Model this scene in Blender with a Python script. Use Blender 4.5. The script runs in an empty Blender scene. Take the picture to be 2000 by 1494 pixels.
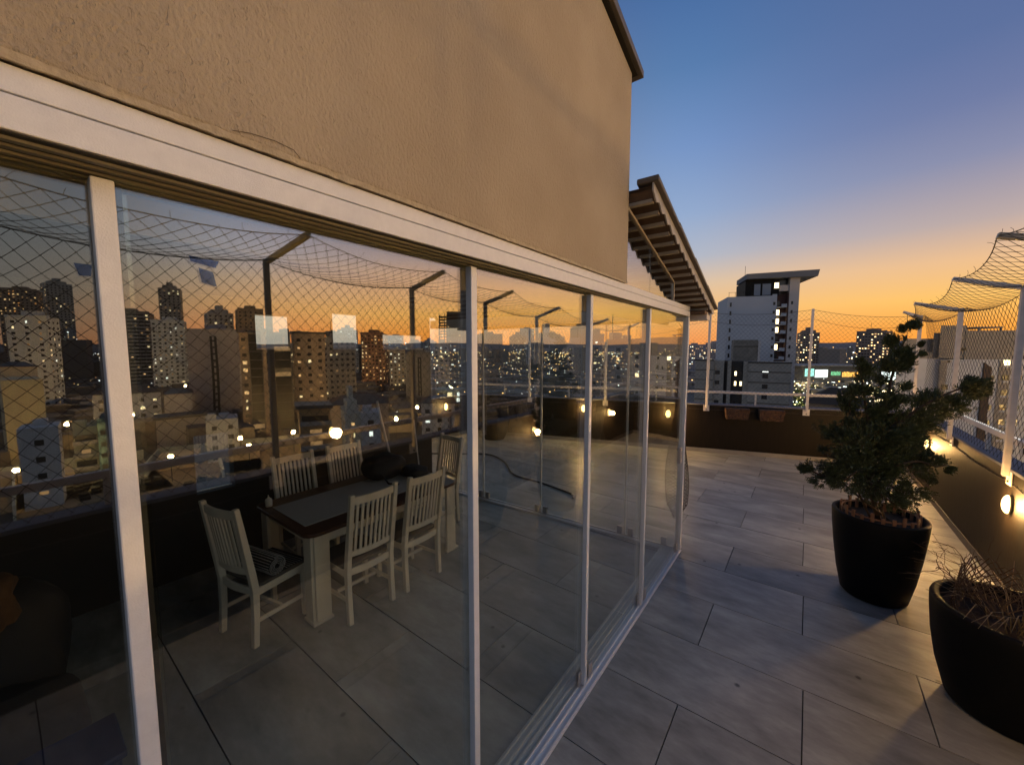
import bpy, bmesh, math, random
from mathutils import Vector, Matrix, noise
random.seed(7)
SC = bpy.context.scene
COL = SC.collection
R = math.radians
PI = math.pi

# ------------------------------------------------------------------ camera
CAMH = 2.2
PITCH = math.atan((747 - 683) / 762.0)
YAW = R(37.3)
cam_d = bpy.data.cameras.new("camera")
cam = bpy.data.objects.new("camera", cam_d)
COL.objects.link(cam)
cam.location = (0, 0, CAMH)
cam.rotation_euler = (PI / 2 - PITCH, 0, YAW)
cam_d.sensor_width = 36
cam_d.lens = 762 / 2000 * 36
cam_d.clip_start = 0.02
cam_d.clip_end = 30000
SC.camera = cam

# ------------------------------------------------------------------ world: dusk sky
SUN_AZ = R(30)                      # afterglow lies this far to the right of +Y
SUN_DIR = Vector((math.sin(SUN_AZ), math.cos(SUN_AZ), 0))
world = bpy.data.worlds.new("World")
SC.world = world
world.use_nodes = True
wt = world.node_tree
wt.nodes.clear()
def wn(t, **k):
    n = wt.nodes.new(t)
    for a, b in k.items(): setattr(n, a, b)
    return n
def wmath(op, a, b=None, clamp=False):
    n = wn('ShaderNodeMath', operation=op); n.use_clamp = clamp
    for i, v in enumerate((a, b)):
        if v is None: continue
        if isinstance(v, (int, float)): n.inputs[i].default_value = v
        else: wt.links.new(v, n.inputs[i])
    return n.outputs[0]
def wramp(fac, stops):
    n = wn('ShaderNodeValToRGB'); cr = n.color_ramp; cr.interpolation = 'B_SPLINE' if False else 'EASE'
    cr.interpolation = 'LINEAR'
    while len(cr.elements) < len(stops): cr.elements.new(0.5)
    for e, (p, c) in zip(cr.elements, stops):
        e.position = p; e.color = (*c, 1)
    wt.links.new(fac, n.inputs[0])
    return n.outputs[0]
tc = wn('ShaderNodeTexCoord')
sep = wn('ShaderNodeSeparateXYZ'); wt.links.new(tc.outputs['Generated'], sep.inputs[0])
elev = wmath('DIVIDE', wmath('ARCSINE', sep.outputs[2]), PI / 2, True)          # 0 horizon .. 1 zenith
hl = wmath('SQRT', wmath('MAXIMUM', wmath('SUBTRACT', 1.0, wmath('MULTIPLY', sep.outputs[2], sep.outputs[2])), 1e-4))
dt = wmath('DIVIDE', wmath('ADD', wmath('MULTIPLY', sep.outputs[0], SUN_DIR.x), wmath('MULTIPLY', sep.outputs[1], SUN_DIR.y)), hl)
d = lambda deg: deg / 90.0
sunside = wramp(elev, [(0, (1.0, .34, .04)), (d(2.5), (1.0, .41, .065)), (d(5), (1.0, .55, .13)), (d(8.5), (.84, .51, .26)), (d(12), (.50, .39, .36)),
                       (d(17.5), (.25, .26, .385)), (d(22), (.155, .19, .35)), (d(27), (.105, .155, .32)), (d(38), (.075, .125, .29)), (d(60), (.05, .10, .25)), (1, (.04, .085, .22))])
midside = wramp(elev, [(0, (.95, .31, .085)), (d(2.5), (.93, .39, .14)), (d(5.5), (.86, .50, .22)), (d(8.5), (.70, .53, .36)), (d(12), (.43, .48, .57)),
                       (d(17), (.295, .41, .62)), (d(24.5), (.18, .30, .56)), (d(32), (.095, .205, .42)), (d(39), (.06, .145, .345)), (d(60), (.04, .095, .25)), (1, (.035, .08, .22))])
offside = wramp(elev, [(0, (.74, .36, .18)), (d(3), (.60, .40, .27)), (d(6), (.42, .395, .36)), (d(10), (.34, .36, .375)), (d(15), (.29, .315, .345)),
                       (d(22), (.22, .28, .38)), (d(38), (.085, .155, .33)), (d(60), (.045, .10, .25)), (1, (.035, .08, .22))])
antiside = wramp(elev, [(0, (.52, .46, .44)), (d(3), (.80, .67, .56)), (d(8), (.66, .66, .67)), (d(15), (.42, .49, .58)),
                        (d(22), (.28, .36, .49)), (d(38), (.10, .17, .34)), (d(60), (.045, .10, .25)), (1, (.035, .08, .22))])
def wmix(fac, a, b):
    n = wn('ShaderNodeMix', data_type='RGBA'); wt.links.new(fac, n.inputs[0]); wt.links.new(a, n.inputs[6]); wt.links.new(b, n.inputs[7])
    return n.outputs[2]
def wrange(v, a, b):
    n = wn('ShaderNodeMapRange', interpolation_type='SMOOTHSTEP'); wt.links.new(v, n.inputs[0])
    n.inputs[1].default_value = a; n.inputs[2].default_value = b
    return n.outputs[0]
skycol = wmix(wrange(dt, -.02, .42), antiside, offside)
skycol = wmix(wrange(dt, .45, .76), skycol, midside)
skycol = wmix(wrange(dt, .66, .99), skycol, sunside)
# the afterglow is strongest where the sun went down, to the right of the frame
GLOW_AZ = R(50)
dg = wmath('DIVIDE', wmath('ADD', wmath('MULTIPLY', sep.outputs[0], math.sin(GLOW_AZ)), wmath('MULTIPLY', sep.outputs[1], math.cos(GLOW_AZ))), hl)
glow = wmath('MULTIPLY', wrange(dg, .80, 1.0), wmath('SUBTRACT', 1.0, wrange(elev, .05, .42)))
gt_ = wn('ShaderNodeMix', data_type='RGBA'); gt_.blend_type = 'MULTIPLY'; wt.links.new(glow, gt_.inputs[0]); wt.links.new(skycol, gt_.inputs[6]); gt_.inputs[7].default_value = (1.0, .90, .90, 1)
bg1 = wn('ShaderNodeBackground'); wt.links.new(gt_.outputs[2], bg1.inputs[0])
wt.links.new(wmath('ADD', 1.02, wmath('MULTIPLY', glow, 1.85)), bg1.inputs[1])
nsk = wn('ShaderNodeTexSky', sky_type='NISHITA'); nsk.sun_disc = False
nsk.sun_elevation = R(-2.0); nsk.sun_rotation = SUN_AZ
nsk.altitude = 700; nsk.air_density = 1.2; nsk.dust_density = 1.0; nsk.ozone_density = 3.0
bg2 = wn('ShaderNodeBackground'); wt.links.new(nsk.outputs[0], bg2.inputs[0]); bg2.inputs[1].default_value = 0.05
addw = wn('ShaderNodeAddShader'); wt.links.new(bg1.outputs[0], addw.inputs[0]); wt.links.new(bg2.outputs[0], addw.inputs[1])
wo = wn('ShaderNodeOutputWorld'); wt.links.new(addw.outputs[0], wo.inputs[0])

# broad soft fill lamp added for the afterglow, high enough to clear the glass
sun_l = bpy.data.lights.new("sun", 'SUN'); sun_l.energy = 0.32; sun_l.angle = R(30); sun_l.color = (1.0, .93, .78)
sun = bpy.data.objects.new("sun", sun_l); COL.objects.link(sun)
sdir = Vector((math.sin(R(66)) * math.cos(R(38)), math.cos(R(66)) * math.cos(R(38)), math.sin(R(38))))
sun.rotation_euler = sdir.to_track_quat('Z', 'Y').to_euler()

vs = SC.view_settings
vs.view_transform = 'Standard'; vs.look = 'None'; vs.exposure = 0; vs.gamma = 1; vs.use_curve_mapping = False
cy = SC.cycles
cy.use_denoising = True
cy.max_bounces = 10; cy.transparent_max_bounces = 32; cy.glossy_bounces = 5; cy.diffuse_bounces = 4
cy.sample_clamp_indirect = 4.0
cy.caustics_reflective = False; cy.caustics_refractive = False

# ------------------------------------------------------------------ helpers: materials
def mat(name, col, rough=.6, metal=0, var=.0, scale=6.0, bump=0, bscale=40, emit=None, estr=0, spec=.5, stretch=None, col2=None, rnd=0, coat=0):
    m = bpy.data.materials.new(name); m.use_nodes = True
    t = m.node_tree; b = t.nodes['Principled BSDF']
    b.inputs['Base Color'].default_value = (*col, 1)
    b.inputs['Roughness'].default_value = rough
    b.inputs['Metallic'].default_value = metal
    b.inputs['Specular IOR Level'].default_value = spec
    if coat: b.inputs['Coat Weight'].default_value = coat
    tcn = None
    def coords():
        nonlocal tcn
        if tcn is None:
            tcn = t.nodes.new('ShaderNodeTexCoord').outputs['Object']
            if stretch:
                mp = t.nodes.new('ShaderNodeMapping'); mp.inputs['Scale'].default_value = stretch
                t.links.new(tcn, mp.inputs[0]); tcn = mp.outputs[0]
        return tcn
    colout = None
    if var or col2:
        n = t.nodes.new('ShaderNodeTexNoise'); n.inputs['Scale'].default_value = scale; n.inputs['Detail'].default_value = 6
        n.inputs['Roughness'].default_value = .62
        t.links.new(coords(), n.inputs[0])
        r = t.nodes.new('ShaderNodeValToRGB')
        r.color_ramp.elements[0].position = .32; r.color_ramp.elements[1].position = .70
        a = col2 if col2 else tuple(c * (1 - var) for c in col)
        r.color_ramp.elements[0].color = (*a, 1); r.color_ramp.elements[1].color = (*[min(1, c * (1 + var * .6)) for c in col], 1)
        t.links.new(n.outputs[0], r.inputs[0]); colout = r.outputs[0]
        rr = t.nodes.new('ShaderNodeMapRange'); rr.inputs[3].default_value = max(0, rough - .08); rr.inputs[4].default_value = min(1, rough + .1)
        t.links.new(n.outputs[0], rr.inputs[0]); t.links.new(rr.outputs[0], b.inputs['Roughness'])
    if rnd:
        oi = t.nodes.new('ShaderNodeObjectInfo')
        mr = t.nodes.new('ShaderNodeMapRange'); mr.inputs[3].default_value = 1 - rnd; mr.inputs[4].default_value = 1 + rnd
        t.links.new(oi.outputs['Random'], mr.inputs[0])
        mx = t.nodes.new('ShaderNodeVectorMath'); mx.operation = 'SCALE'
        if colout: t.links.new(colout, mx.inputs[0])
        else: mx.inputs[0].default_value = col
        t.links.new(mr.outputs[0], mx.inputs['Scale']); colout = mx.outputs[0]
    if colout: t.links.new(colout, b.inputs['Base Color'])
    if bump:
        n2 = t.nodes.new('ShaderNodeTexNoise'); n2.inputs['Scale'].default_value = bscale; n2.inputs['Detail'].default_value = 4
        t.links.new(coords(), n2.inputs[0])
        bp = t.nodes.new('ShaderNodeBump'); bp.inputs['Strength'].default_value = bump; bp.inputs['Distance'].default_value = .01
        t.links.new(n2.outputs[0], bp.inputs['Height']); t.links.new(bp.outputs[0], b.inputs['Normal'])
    if emit:
        b.inputs['Emission Color'].default_value = (*emit, 1); b.inputs['Emission Strength'].default_value = estr
    return m

def glass_mat(name, f0=.1, tint=(.9, .93, .9), refl=(1, 1, 1), warp=0):
    m = bpy.data.materials.new(name); m.use_nodes = True
    t = m.node_tree; t.nodes.clear()
    L = t.links.new
    def mth(op, a, b=None):
        n = t.nodes.new('ShaderNodeMath'); n.operation = op
        for i, v in enumerate((a, b)):
            if v is None: continue
            if isinstance(v, (int, float)): n.inputs[i].default_value = v
            else: L(v, n.inputs[i])
        return n.outputs[0]
    g = t.nodes.new('ShaderNodeNewGeometry')
    dp = t.nodes.new('ShaderNodeVectorMath'); dp.operation = 'DOT_PRODUCT'
    L(g.outputs['Normal'], dp.inputs[0]); L(g.outputs['Incoming'], dp.inputs[1])
    c = mth('ABSOLUTE', dp.outputs['Value'])
    s = mth('POWER', mth('SUBTRACT', 1.0, c), 5.0)
    fac = mth('ADD', f0, mth('MULTIPLY', s, 1 - f0))
    tr = t.nodes.new('ShaderNodeBsdfTransparent'); tr.inputs[0].default_value = (*tint, 1)
    gl = t.nodes.new('ShaderNodeBsdfGlossy'); gl.inputs['Roughness'].default_value = 0; gl.inputs['Color'].default_value = (*refl, 1)
    if warp:
        oc = t.nodes.new('ShaderNodeTexCoord'); wn_ = t.nodes.new('ShaderNodeTexNoise'); wn_.inputs['Scale'].default_value = 2.2; wn_.inputs['Detail'].default_value = 1.0
        L(oc.outputs['Object'], wn_.inputs[0])
        bp = t.nodes.new('ShaderNodeBump'); bp.inputs['Strength'].default_value = 1; bp.inputs['Distance'].default_value = warp
        L(wn_.outputs[0], bp.inputs['Height']); L(bp.outputs[0], gl.inputs['Normal'])
    mx = t.nodes.new('ShaderNodeMixShader'); L(fac, mx.inputs[0]); L(tr.outputs[0], mx.inputs[1]); L(gl.outputs[0], mx.inputs[2])
    o = t.nodes.new('ShaderNodeOutputMaterial'); L(mx.outputs[0], o.inputs[0])
    return m

def emis(name, col, s):
    m = bpy.data.materials.new(name); m.use_nodes = True
    t = m.node_tree; t.nodes.clear()
    e = t.nodes.new('ShaderNodeEmission'); e.inputs[0].default_value = (*col, 1); e.inputs[1].default_value = s
    o = t.nodes.new('ShaderNodeOutputMaterial'); t.links.new(e.outputs[0], o.inputs[0])
    return m

# ------------------------------------------------------------------ helpers: meshes
class MB:
    def __init__(s): s.v = []; s.f = []
    def add(s, vs, fs):
        o = len(s.v); s.v += [tuple(v) for v in vs]; s.f += [tuple(i + o for i in f) for f in fs]; return s
    def box(s, c, d, rz=0, rot=None):
        x, y, z = d[0] / 2, d[1] / 2, d[2] / 2
        M = rot if rot is not None else (Matrix.Rotation(rz, 3, 'Z') if rz else None)
        vs = []
        for sx, sy, sz in ((-1, -1, -1), (1, -1, -1), (1, 1, -1), (-1, 1, -1), (-1, -1, 1), (1, -1, 1), (1, 1, 1), (-1, 1, 1)):
            p = Vector((sx * x, sy * y, sz * z))
            if M is not None: p = M @ p
            vs.append(p + Vector(c))
        return s.add(vs, [(0, 3, 2, 1), (4, 5, 6, 7), (0, 1, 5, 4), (1, 2, 6, 5), (2, 3, 7, 6), (3, 0, 4, 7)])
    def bx(s, x0, x1, y0, y1, z0, z1):
        return s.box(((x0 + x1) / 2, (y0 + y1) / 2, (z0 + z1) / 2), (abs(x1 - x0), abs(y1 - y0), abs(z1 - z0)))
    def bar(s, a, b, w, h, up=(0, 0, 1)):
        a, b = Vector(a), Vector(b); dz = (b - a)
        L = dz.length; zz = dz.normalized(); xx = Vector(up).cross(zz)
        if xx.length < 1e-4: xx = Vector((1, 0, 0)).cross(zz)
        xx.normalize(); yy = zz.cross(xx)
        M = Matrix((xx, yy, zz)).transposed()
        return s.box((a + b) / 2, (w, h, L), rot=M)
    def tube(s, pts, r, n=6, cap=True):
        pts = [Vector(p) for p in pts]; rr = r if isinstance(r, (list, tuple)) else [r] * len(pts)
        o = len(s.v); prev = None
        for i, p in enumerate(pts):
            t = (pts[min(i + 1, len(pts) - 1)] - pts[max(i - 1, 0)]).normalized()
            if prev is None:
                u = t.cross(Vector((0, 0, 1)))
                if u.length < .05: u = t.cross(Vector((1, 0, 0)))
            else:
                u = prev - t * prev.dot(t)
            u.normalize(); prev = u; w = t.cross(u)
            for k in range(n):
                a = 2 * PI * k / n
                s.v.append(tuple(p + (u * math.cos(a) + w * math.sin(a)) * rr[i]))
        for i in range(len(pts) - 1):
            for k in range(n):
                k2 = (k + 1) % n
                s.f.append((o + i * n + k, o + i * n + k2, o + (i + 1) * n + k2, o + (i + 1) * n + k))
        if cap:
            s.f.append(tuple(o + k for k in reversed(range(n)))); s.f.append(tuple(o + (len(pts) - 1) * n + k for k in range(n)))
        return s
    def lathe(s, prof, c=(0, 0, 0), n=32, ax=(1, 1)):
        o = len(s.v)
        for r, z in prof:
            for k in range(n):
                a = 2 * PI * k / n
                s.v.append((c[0] + r * math.cos(a) * ax[0], c[1] + r * math.sin(a) * ax[1], c[2] + z))
        for i in range(len(prof) - 1):
            for k in range(n):
                k2 = (k + 1) % n
                s.f.append((o + i * n + k, o + i * n + k2, o + (i + 1) * n + k2, o + (i + 1) * n + k))
        return s
    def prism(s, poly, z0, z1):
        n = len(poly); o = len(s.v)
        s.v += [(p[0], p[1], z0) for p in poly] + [(p[0], p[1], z1) for p in poly]
        s.f.append(tuple(o + i for i in reversed(range(n)))); s.f.append(tuple(o + n + i for i in range(n)))
        for i in range(n):
            j = (i + 1) % n; s.f.append((o + i, o + j, o + n + j, o + n + i))
        return s
    def extr(s, poly3, off):
        """polygon in 3D extruded by vector off"""
        n = len(poly3); o = len(s.v); off = Vector(off)
        s.v += [tuple(p) for p in poly3] + [tuple(Vector(p) + off) for p in poly3]
        s.f.append(tuple(o + i for i in reversed(range(n)))); s.f.append(tuple(o + n + i for i in range(n)))
        for i in range(n):
            j = (i + 1) % n; s.f.append((o + i, o + j, o + n + j, o + n + i))
        return s
    def quad(s, a, b, c, d_): return s.add([a, b, c, d_], [(0, 1, 2, 3)])
    def mesh(s, name, m, smooth=False):
        me = bpy.data.meshes.new(name); me.from_pydata(s.v, [], s.f)
        me.materials.append(m)
        bm = bmesh.new(); bm.from_mesh(me); bmesh.ops.recalc_face_normals(bm, faces=bm.faces); bm.to_mesh(me); bm.free()
        if smooth: me.polygons.foreach_set('use_smooth', [True] * len(me.polygons))
        return me
    def build(s, name, m, parent=None, label=None, cat=None, group=None, kind=None, smooth=False, bevel=0, loc=None, local=False, seg=2):
        if parent is not None and not local:
            off = Vector((0, 0, 0)); q = parent
            while q is not None: off += q.location; q = q.parent
            s.v = [tuple(Vector(v) - off) for v in s.v]
        if parent is None and loc is not None and not local:
            s.v = [tuple(Vector(v) - Vector(loc)) for v in s.v]
        o = bpy.data.objects.new(name, s.mesh(name, m, smooth)); COL.objects.link(o)
        if parent is not None: o.parent = parent
        elif loc is not None: o.location = loc
        tag(o, label, cat, group, kind)
        if bevel:
            md = o.modifiers.new('bevel', 'BEVEL'); md.width = bevel; md.segments = seg; md.limit_method = 'ANGLE'; md.angle_limit = R(40)
        return o

def tag(o, label=None, cat=None, group=None, kind=None):
    if label: o['label'] = label
    if cat: o['category'] = cat
    if group: o['group'] = group
    if kind: o['kind'] = kind
    return o
def thing(name, label, cat, loc=(0, 0, 0), rz=0, group=None):
    o = bpy.data.objects.new(name, None); COL.objects.link(o); o.empty_display_size = .1
    o.location = loc; o.rotation_euler = (0, 0, rz)
    return tag(o, label, cat, group)
KIDS = {}
def kids(o): return [c for c in bpy.data.objects if c.parent is o]
def copy_tree(o, parent=None):
    c = o.copy(); COL.objects.link(c); c.parent = parent
    for ch in kids(o): copy_tree(ch, c)
    return c
def dup(o, loc, rz, label):
    ks = kids(o); c = o.copy(); COL.objects.link(c)
    for ch in ks: copy_tree(ch, c)
    c.location = loc; c.rotation_euler = (0, 0, rz); c['label'] = label
    return c
def lamp(name, loc, energy, col, parent=None, rad=.04):
    l = bpy.data.lights.new(name, 'POINT'); l.energy = energy; l.color = col; l.shadow_soft_size = rad
    o = bpy.data.objects.new(name, l); COL.objects.link(o)
    if parent is not None:
        o.parent = parent; o.location = Vector(loc) - parent.location
    else: o.location = loc
    return o

# ------------------------------------------------------------------ materials
M = {}
M['alu'] = mat('white_aluminium', (.71, .70, .705), .38, var=.06, scale=30, bump=.12, bscale=300)
M['alu_dark'] = mat('rail_bronze', (.17, .155, .125), .5, var=.12)
M['gap'] = mat('gap_black', (.012, .011, .01), .7)
M['olive'] = mat('inner_trim', (.20, .15, .07), .5, var=.1)
M['steel'] = mat('clip_steel', (.50, .46, .44), .45, metal=.5, var=.12, scale=60)
M['seal'] = mat('rubber_seal', (.02, .02, .02), .6)
def tile_mat():
    m = bpy.data.materials.new('porcelain_tile'); m.use_nodes = True
    t = m.node_tree; b = t.nodes['Principled BSDF']; L = t.links.new
    g = t.nodes.new('ShaderNodeNewGeometry').outputs['Position']
    oi = t.nodes.new('ShaderNodeObjectInfo')
    av = t.nodes.new('ShaderNodeVectorMath'); av.operation = 'MULTIPLY_ADD'; L(oi.outputs['Random'], av.inputs[0]); av.inputs[1].default_value = (37, 19, 5); L(g, av.inputs[2])
    mp = t.nodes.new('ShaderNodeMapping'); mp.inputs['Scale'].default_value = (1.0, 2.4, 1); mp.inputs['Rotation'].default_value = (0, 0, .35); L(av.outputs[0], mp.inputs[0])
    def noise(v, sc, det, ro=.6):
        n = t.nodes.new('ShaderNodeTexNoise'); n.inputs['Scale'].default_value = sc; n.inputs['Detail'].default_value = det; n.inputs['Roughness'].default_value = ro; L(v, n.inputs[0]); return n.outputs[0]
    n1 = noise(mp.outputs[0], 1.7, 7); n2 = noise(mp.outputs[0], 9, 6, .7); n3 = noise(g, .7, 4)
    r1 = t.nodes.new('ShaderNodeValToRGB'); e = r1.color_ramp.elements
    e[0].position = .30; e[0].color = (.158, .160, .152, 1); e[1].position = .72; e[1].color = (.375, .378, .362, 1)
    q = e.new(.5); q.color = (.258, .262, .252, 1)
    L(n1, r1.inputs[0])
    def mult(fac, lo, hi, src):
        mr = t.nodes.new('ShaderNodeMapRange'); mr.inputs[1].default_value = .3; mr.inputs[2].default_value = .7; mr.inputs[3].default_value = lo; mr.inputs[4].default_value = hi; L(fac, mr.inputs[0])
        v = t.nodes.new('ShaderNodeVectorMath'); v.operation = 'SCALE'; L(src, v.inputs[0]); L(mr.outputs[0], v.inputs['Scale']); return v.outputs[0]
    c = mult(n2, .86, 1.12, r1.outputs[0]); c = mult(n3, .80, 1.12, c)
    mr = t.nodes.new('ShaderNodeMapRange'); mr.inputs[3].default_value = .84; mr.inputs[4].default_value = 1.14; L(oi.outputs['Random'], mr.inputs[0])
    v = t.nodes.new('ShaderNodeVectorMath'); v.operation = 'SCALE'; L(c, v.inputs[0]); L(mr.outputs[0], v.inputs['Scale'])
    # small dark spots of dirt
    vo = t.nodes.new('ShaderNodeTexVoronoi'); vo.voronoi_dimensions = '2D'; vo.inputs['Scale'].default_value = 1.15; L(g, vo.inputs[0])
    sp = t.nodes.new('ShaderNodeMapRange'); sp.inputs[1].default_value = .010; sp.inputs[2].default_value = .024; sp.inputs[3].default_value = .30; L(vo.outputs['Distance'], sp.inputs[0])
    v2 = t.nodes.new('ShaderNodeVectorMath'); v2.operation = 'SCALE'; L(v.outputs[0], v2.inputs[0]); L(sp.outputs[0], v2.inputs['Scale'])
    L(v2.outputs[0], b.inputs['Base Color'])
    rr = t.nodes.new('ShaderNodeMapRange'); rr.inputs[3].default_value = .28; rr.inputs[4].default_value = .55; L(n2, rr.inputs[0]); L(rr.outputs[0], b.inputs['Roughness'])
    b.inputs['Specular IOR Level'].default_value = .4
    bp = t.nodes.new('ShaderNodeBump'); bp.inputs['Strength'].default_value = .05; bp.inputs['Distance'].default_value = .01; L(n2, bp.inputs['Height']); L(bp.outputs[0], b.inputs['Normal'])
    return m
M['tile'] = tile_mat()
M['grout'] = mat('grout', (.035, .033, .029), .95)
M['skirt'] = mat('skirting_tile', (.30, .275, .24), .4, var=.15, scale=5)
M['skirt_dark'] = mat('dark_skirting_tile', (.075, .062, .05), .45, var=.2, scale=5)
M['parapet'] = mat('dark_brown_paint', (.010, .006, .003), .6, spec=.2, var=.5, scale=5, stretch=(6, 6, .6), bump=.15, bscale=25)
M['coping'] = mat('slate_coping', (.14, .145, .18), .85, spec=.15, var=.12, scale=8)
M['white_steel'] = mat('white_painted_steel', (.60, .545, .52), .45, var=.12, scale=14)
M['post_paint'] = mat('beige_painted_steel', (.36, .31, .24), .5, var=.18, scale=14)
M['net'] = mat('net_cord', (.030, .024, .02), .8)
M['rope'] = mat('net_rope', (.05, .04, .032), .8)
M['netblack'] = mat('black_net', (.018, .015, .015), .8)
M['pot'] = mat('black_planter_plastic', (.0035, .004, .005), .62, spec=.14, var=.2, scale=9, bump=.05, bscale=90)
M['soil'] = mat('soil', (.035, .022, .014), .95, var=.4, scale=30, bump=.6, bscale=60)
M['bark'] = mat('bark', (.055, .036, .022), .9, var=.3, scale=20, bump=.4, bscale=60)
M['leaf'] = mat('conifer_leaf', (.040, .058, .020), .7, var=.45, scale=7)
M['picket'] = mat('picket_wood', (.20, .10, .055), .7, var=.3, scale=20)
M['twig'] = mat('dry_twig', (.075, .048, .030), .9, var=.3, scale=15)
M['straw'] = mat('dry_grass', (.20, .15, .085), .9, var=.3, scale=15)
M['chair'] = mat('cream_painted_wood', (.78, .68, .54), .5, var=.12, scale=9, stretch=(1, 1, .3), bump=.05, bscale=50)
M['seat'] = mat('dark_seat_fabric', (.10, .085, .075), .9, var=.2, scale=40)
M['tabletop'] = mat('walnut_top', (.085, .032, .016), .32, var=.4, scale=4, stretch=(14, 1, 1))
M['runner'] = mat('grey_runner', (.50, .46, .43), .8, var=.08, scale=60)
M['runner_edge'] = mat('runner_edge', (.55, .52, .50), .7)
M['bottle'] = mat('white_plastic', (.62, .60, .56), .4)
M['bag'] = mat('black_nylon', (.010, .011, .014), .7, bump=.3, bscale=18)
M['blue_plastic'] = mat('blue_bin', (.012, .025, .075), .5, var=.1)
M['red_plastic'] = mat('red_can', (.16, .025, .012), .5, var=.15)
M['brown_hide'] = mat('brown_blanket', (.10, .055, .025), .95, var=.5, scale=9, bump=.5, bscale=14)
M['hose'] = mat('black_hose', (.012, .012, .012), .5)
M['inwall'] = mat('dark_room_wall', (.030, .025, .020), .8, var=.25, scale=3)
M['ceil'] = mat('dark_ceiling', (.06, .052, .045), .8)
M['wood'] = mat('brown_wood', (.12, .06, .025), .6, var=.3, scale=5, stretch=(4, 4, .5))
M['rooftile'] = mat('fibre_roof_sheet', (.13, .085, .06), .8, var=.3, scale=8)
M['batten'] = mat('beige_batten', (.36, .31, .25), .6, var=.15, scale=12)
M['verge'] = mat('roof_verge_metal', (.10, .085, .075), .5, var=.2, scale=12)
M['vergew'] = mat('verge_sheet_white', (.42, .38, .34), .6, var=.1, scale=12)
M['coir'] = mat('coir_fibre', (.075, .036, .018), .95, var=.6, scale=35, bump=.9, bscale=80)
M['sky_smear'] = glass_mat('blue_sky_tint', .03, (.50, .60, .78))  # tint for the sky smears put onto the panes
M['bulb'] = emis('lamp_glass', (1.0, .64, .24), 8)
M['led'] = emis('led_dot', (1.0, .93, .82), 1.5)
M['glass'] = glass_mat('reflective_glass', .145, (.94, .96, .92), warp=.0011)
M['glass_end'] = glass_mat('clear_glass', .045, (.93, .95, .94))
M['glass_gable'] = glass_mat('gable_glass', .30, (.60, .62, .62))
M['mat_stripe'] = mat('dark_mat', (.018, .018, .02), .9)
M['crack'] = mat('crack_shadow', (.11, .075, .045), .9)

# stucco with flecks and vertical drag marks
def stucco():
    m = mat('tan_stucco', (.40, .285, .185), .88)
    t = m.node_tree; b = t.nodes['Principled BSDF']; L = t.links.new
    tc_ = t.nodes.new('ShaderNodeTexCoord').outputs['Object']
    mp = t.nodes.new('ShaderNodeMapping'); mp.inputs['Scale'].default_value = (1, 1, .62); L(tc_, mp.inputs[0])
    n1 = t.nodes.new('ShaderNodeTexNoise'); n1.inputs['Scale'].default_value = 95; n1.inputs['Detail'].default_value = 3; L(mp.outputs[0], n1.inputs[0])
    n2 = t.nodes.new('ShaderNodeTexNoise'); n2.inputs['Scale'].default_value = 2.2; n2.inputs['Detail'].default_value = 5; L(tc_, n2.inputs[0])
    n3 = t.nodes.new('ShaderNodeTexNoise'); n3.inputs['Scale'].default_value = 150; n3.inputs['Detail'].default_value = 2; L(tc_, n3.inputs[0])
    pit = t.nodes.new('ShaderNodeMapRange'); pit.inputs[1].default_value = .60; pit.inputs[2].default_value = .72; L(n1.outputs[0], pit.inputs[0])
    h = t.nodes.new('ShaderNodeMath'); h.operation = 'MULTIPLY_ADD'; L(n3.outputs[0], h.inputs[0]); h.inputs[1].default_value = .30
    L(n1.outputs[0], h.inputs[2])
    h2 = t.nodes.new('ShaderNodeMath'); h2.operation = 'MULTIPLY_ADD'; L(pit.outputs[0], h2.inputs[0]); h2.inputs[1].default_value = -.45; L(h.outputs[0], h2.inputs[2])
    bp = t.nodes.new('ShaderNodeBump'); bp.inputs['Strength'].default_value = 1.0; bp.inputs['Distance'].default_value = .008
    L(h2.outputs[0], bp.inputs['Height']); L(bp.outputs[0], b.inputs['Normal'])
    r = t.nodes.new('ShaderNodeValToRGB'); r.color_ramp.elements[0].color = (.345, .275, .185, 1); r.color_ramp.elements[1].color = (.42, .345, .242, 1)
    r.color_ramp.elements[0].position = .3; r.color_ramp.elements[1].position = .7; L(n2.outputs[0], r.inputs[0])
    L(r.outputs[0], b.inputs['Base Color'])
    return m
M['stucco'] = stucco()
M['stucco_lip'] = mat('stucco_lip', (.44, .36, .245), .9, var=.2, scale=30, bump=.5, bscale=90)

# ------------------------------------------------------------------ geometry constants
GX = -1.02                 # outer plane of the long glass wall
PX = 1.505                 # inner face of the right parapet
def back_y(x): return 9.62 + .30 * x
CORNER = (PX, back_y(PX))
YEND = 4.38                # corner of the glass room
def end_y(x): return YEND + .06 * (x - GX)
ROOMX = -4.72              # far wall of the room
LEFTX = -7.1

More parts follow.
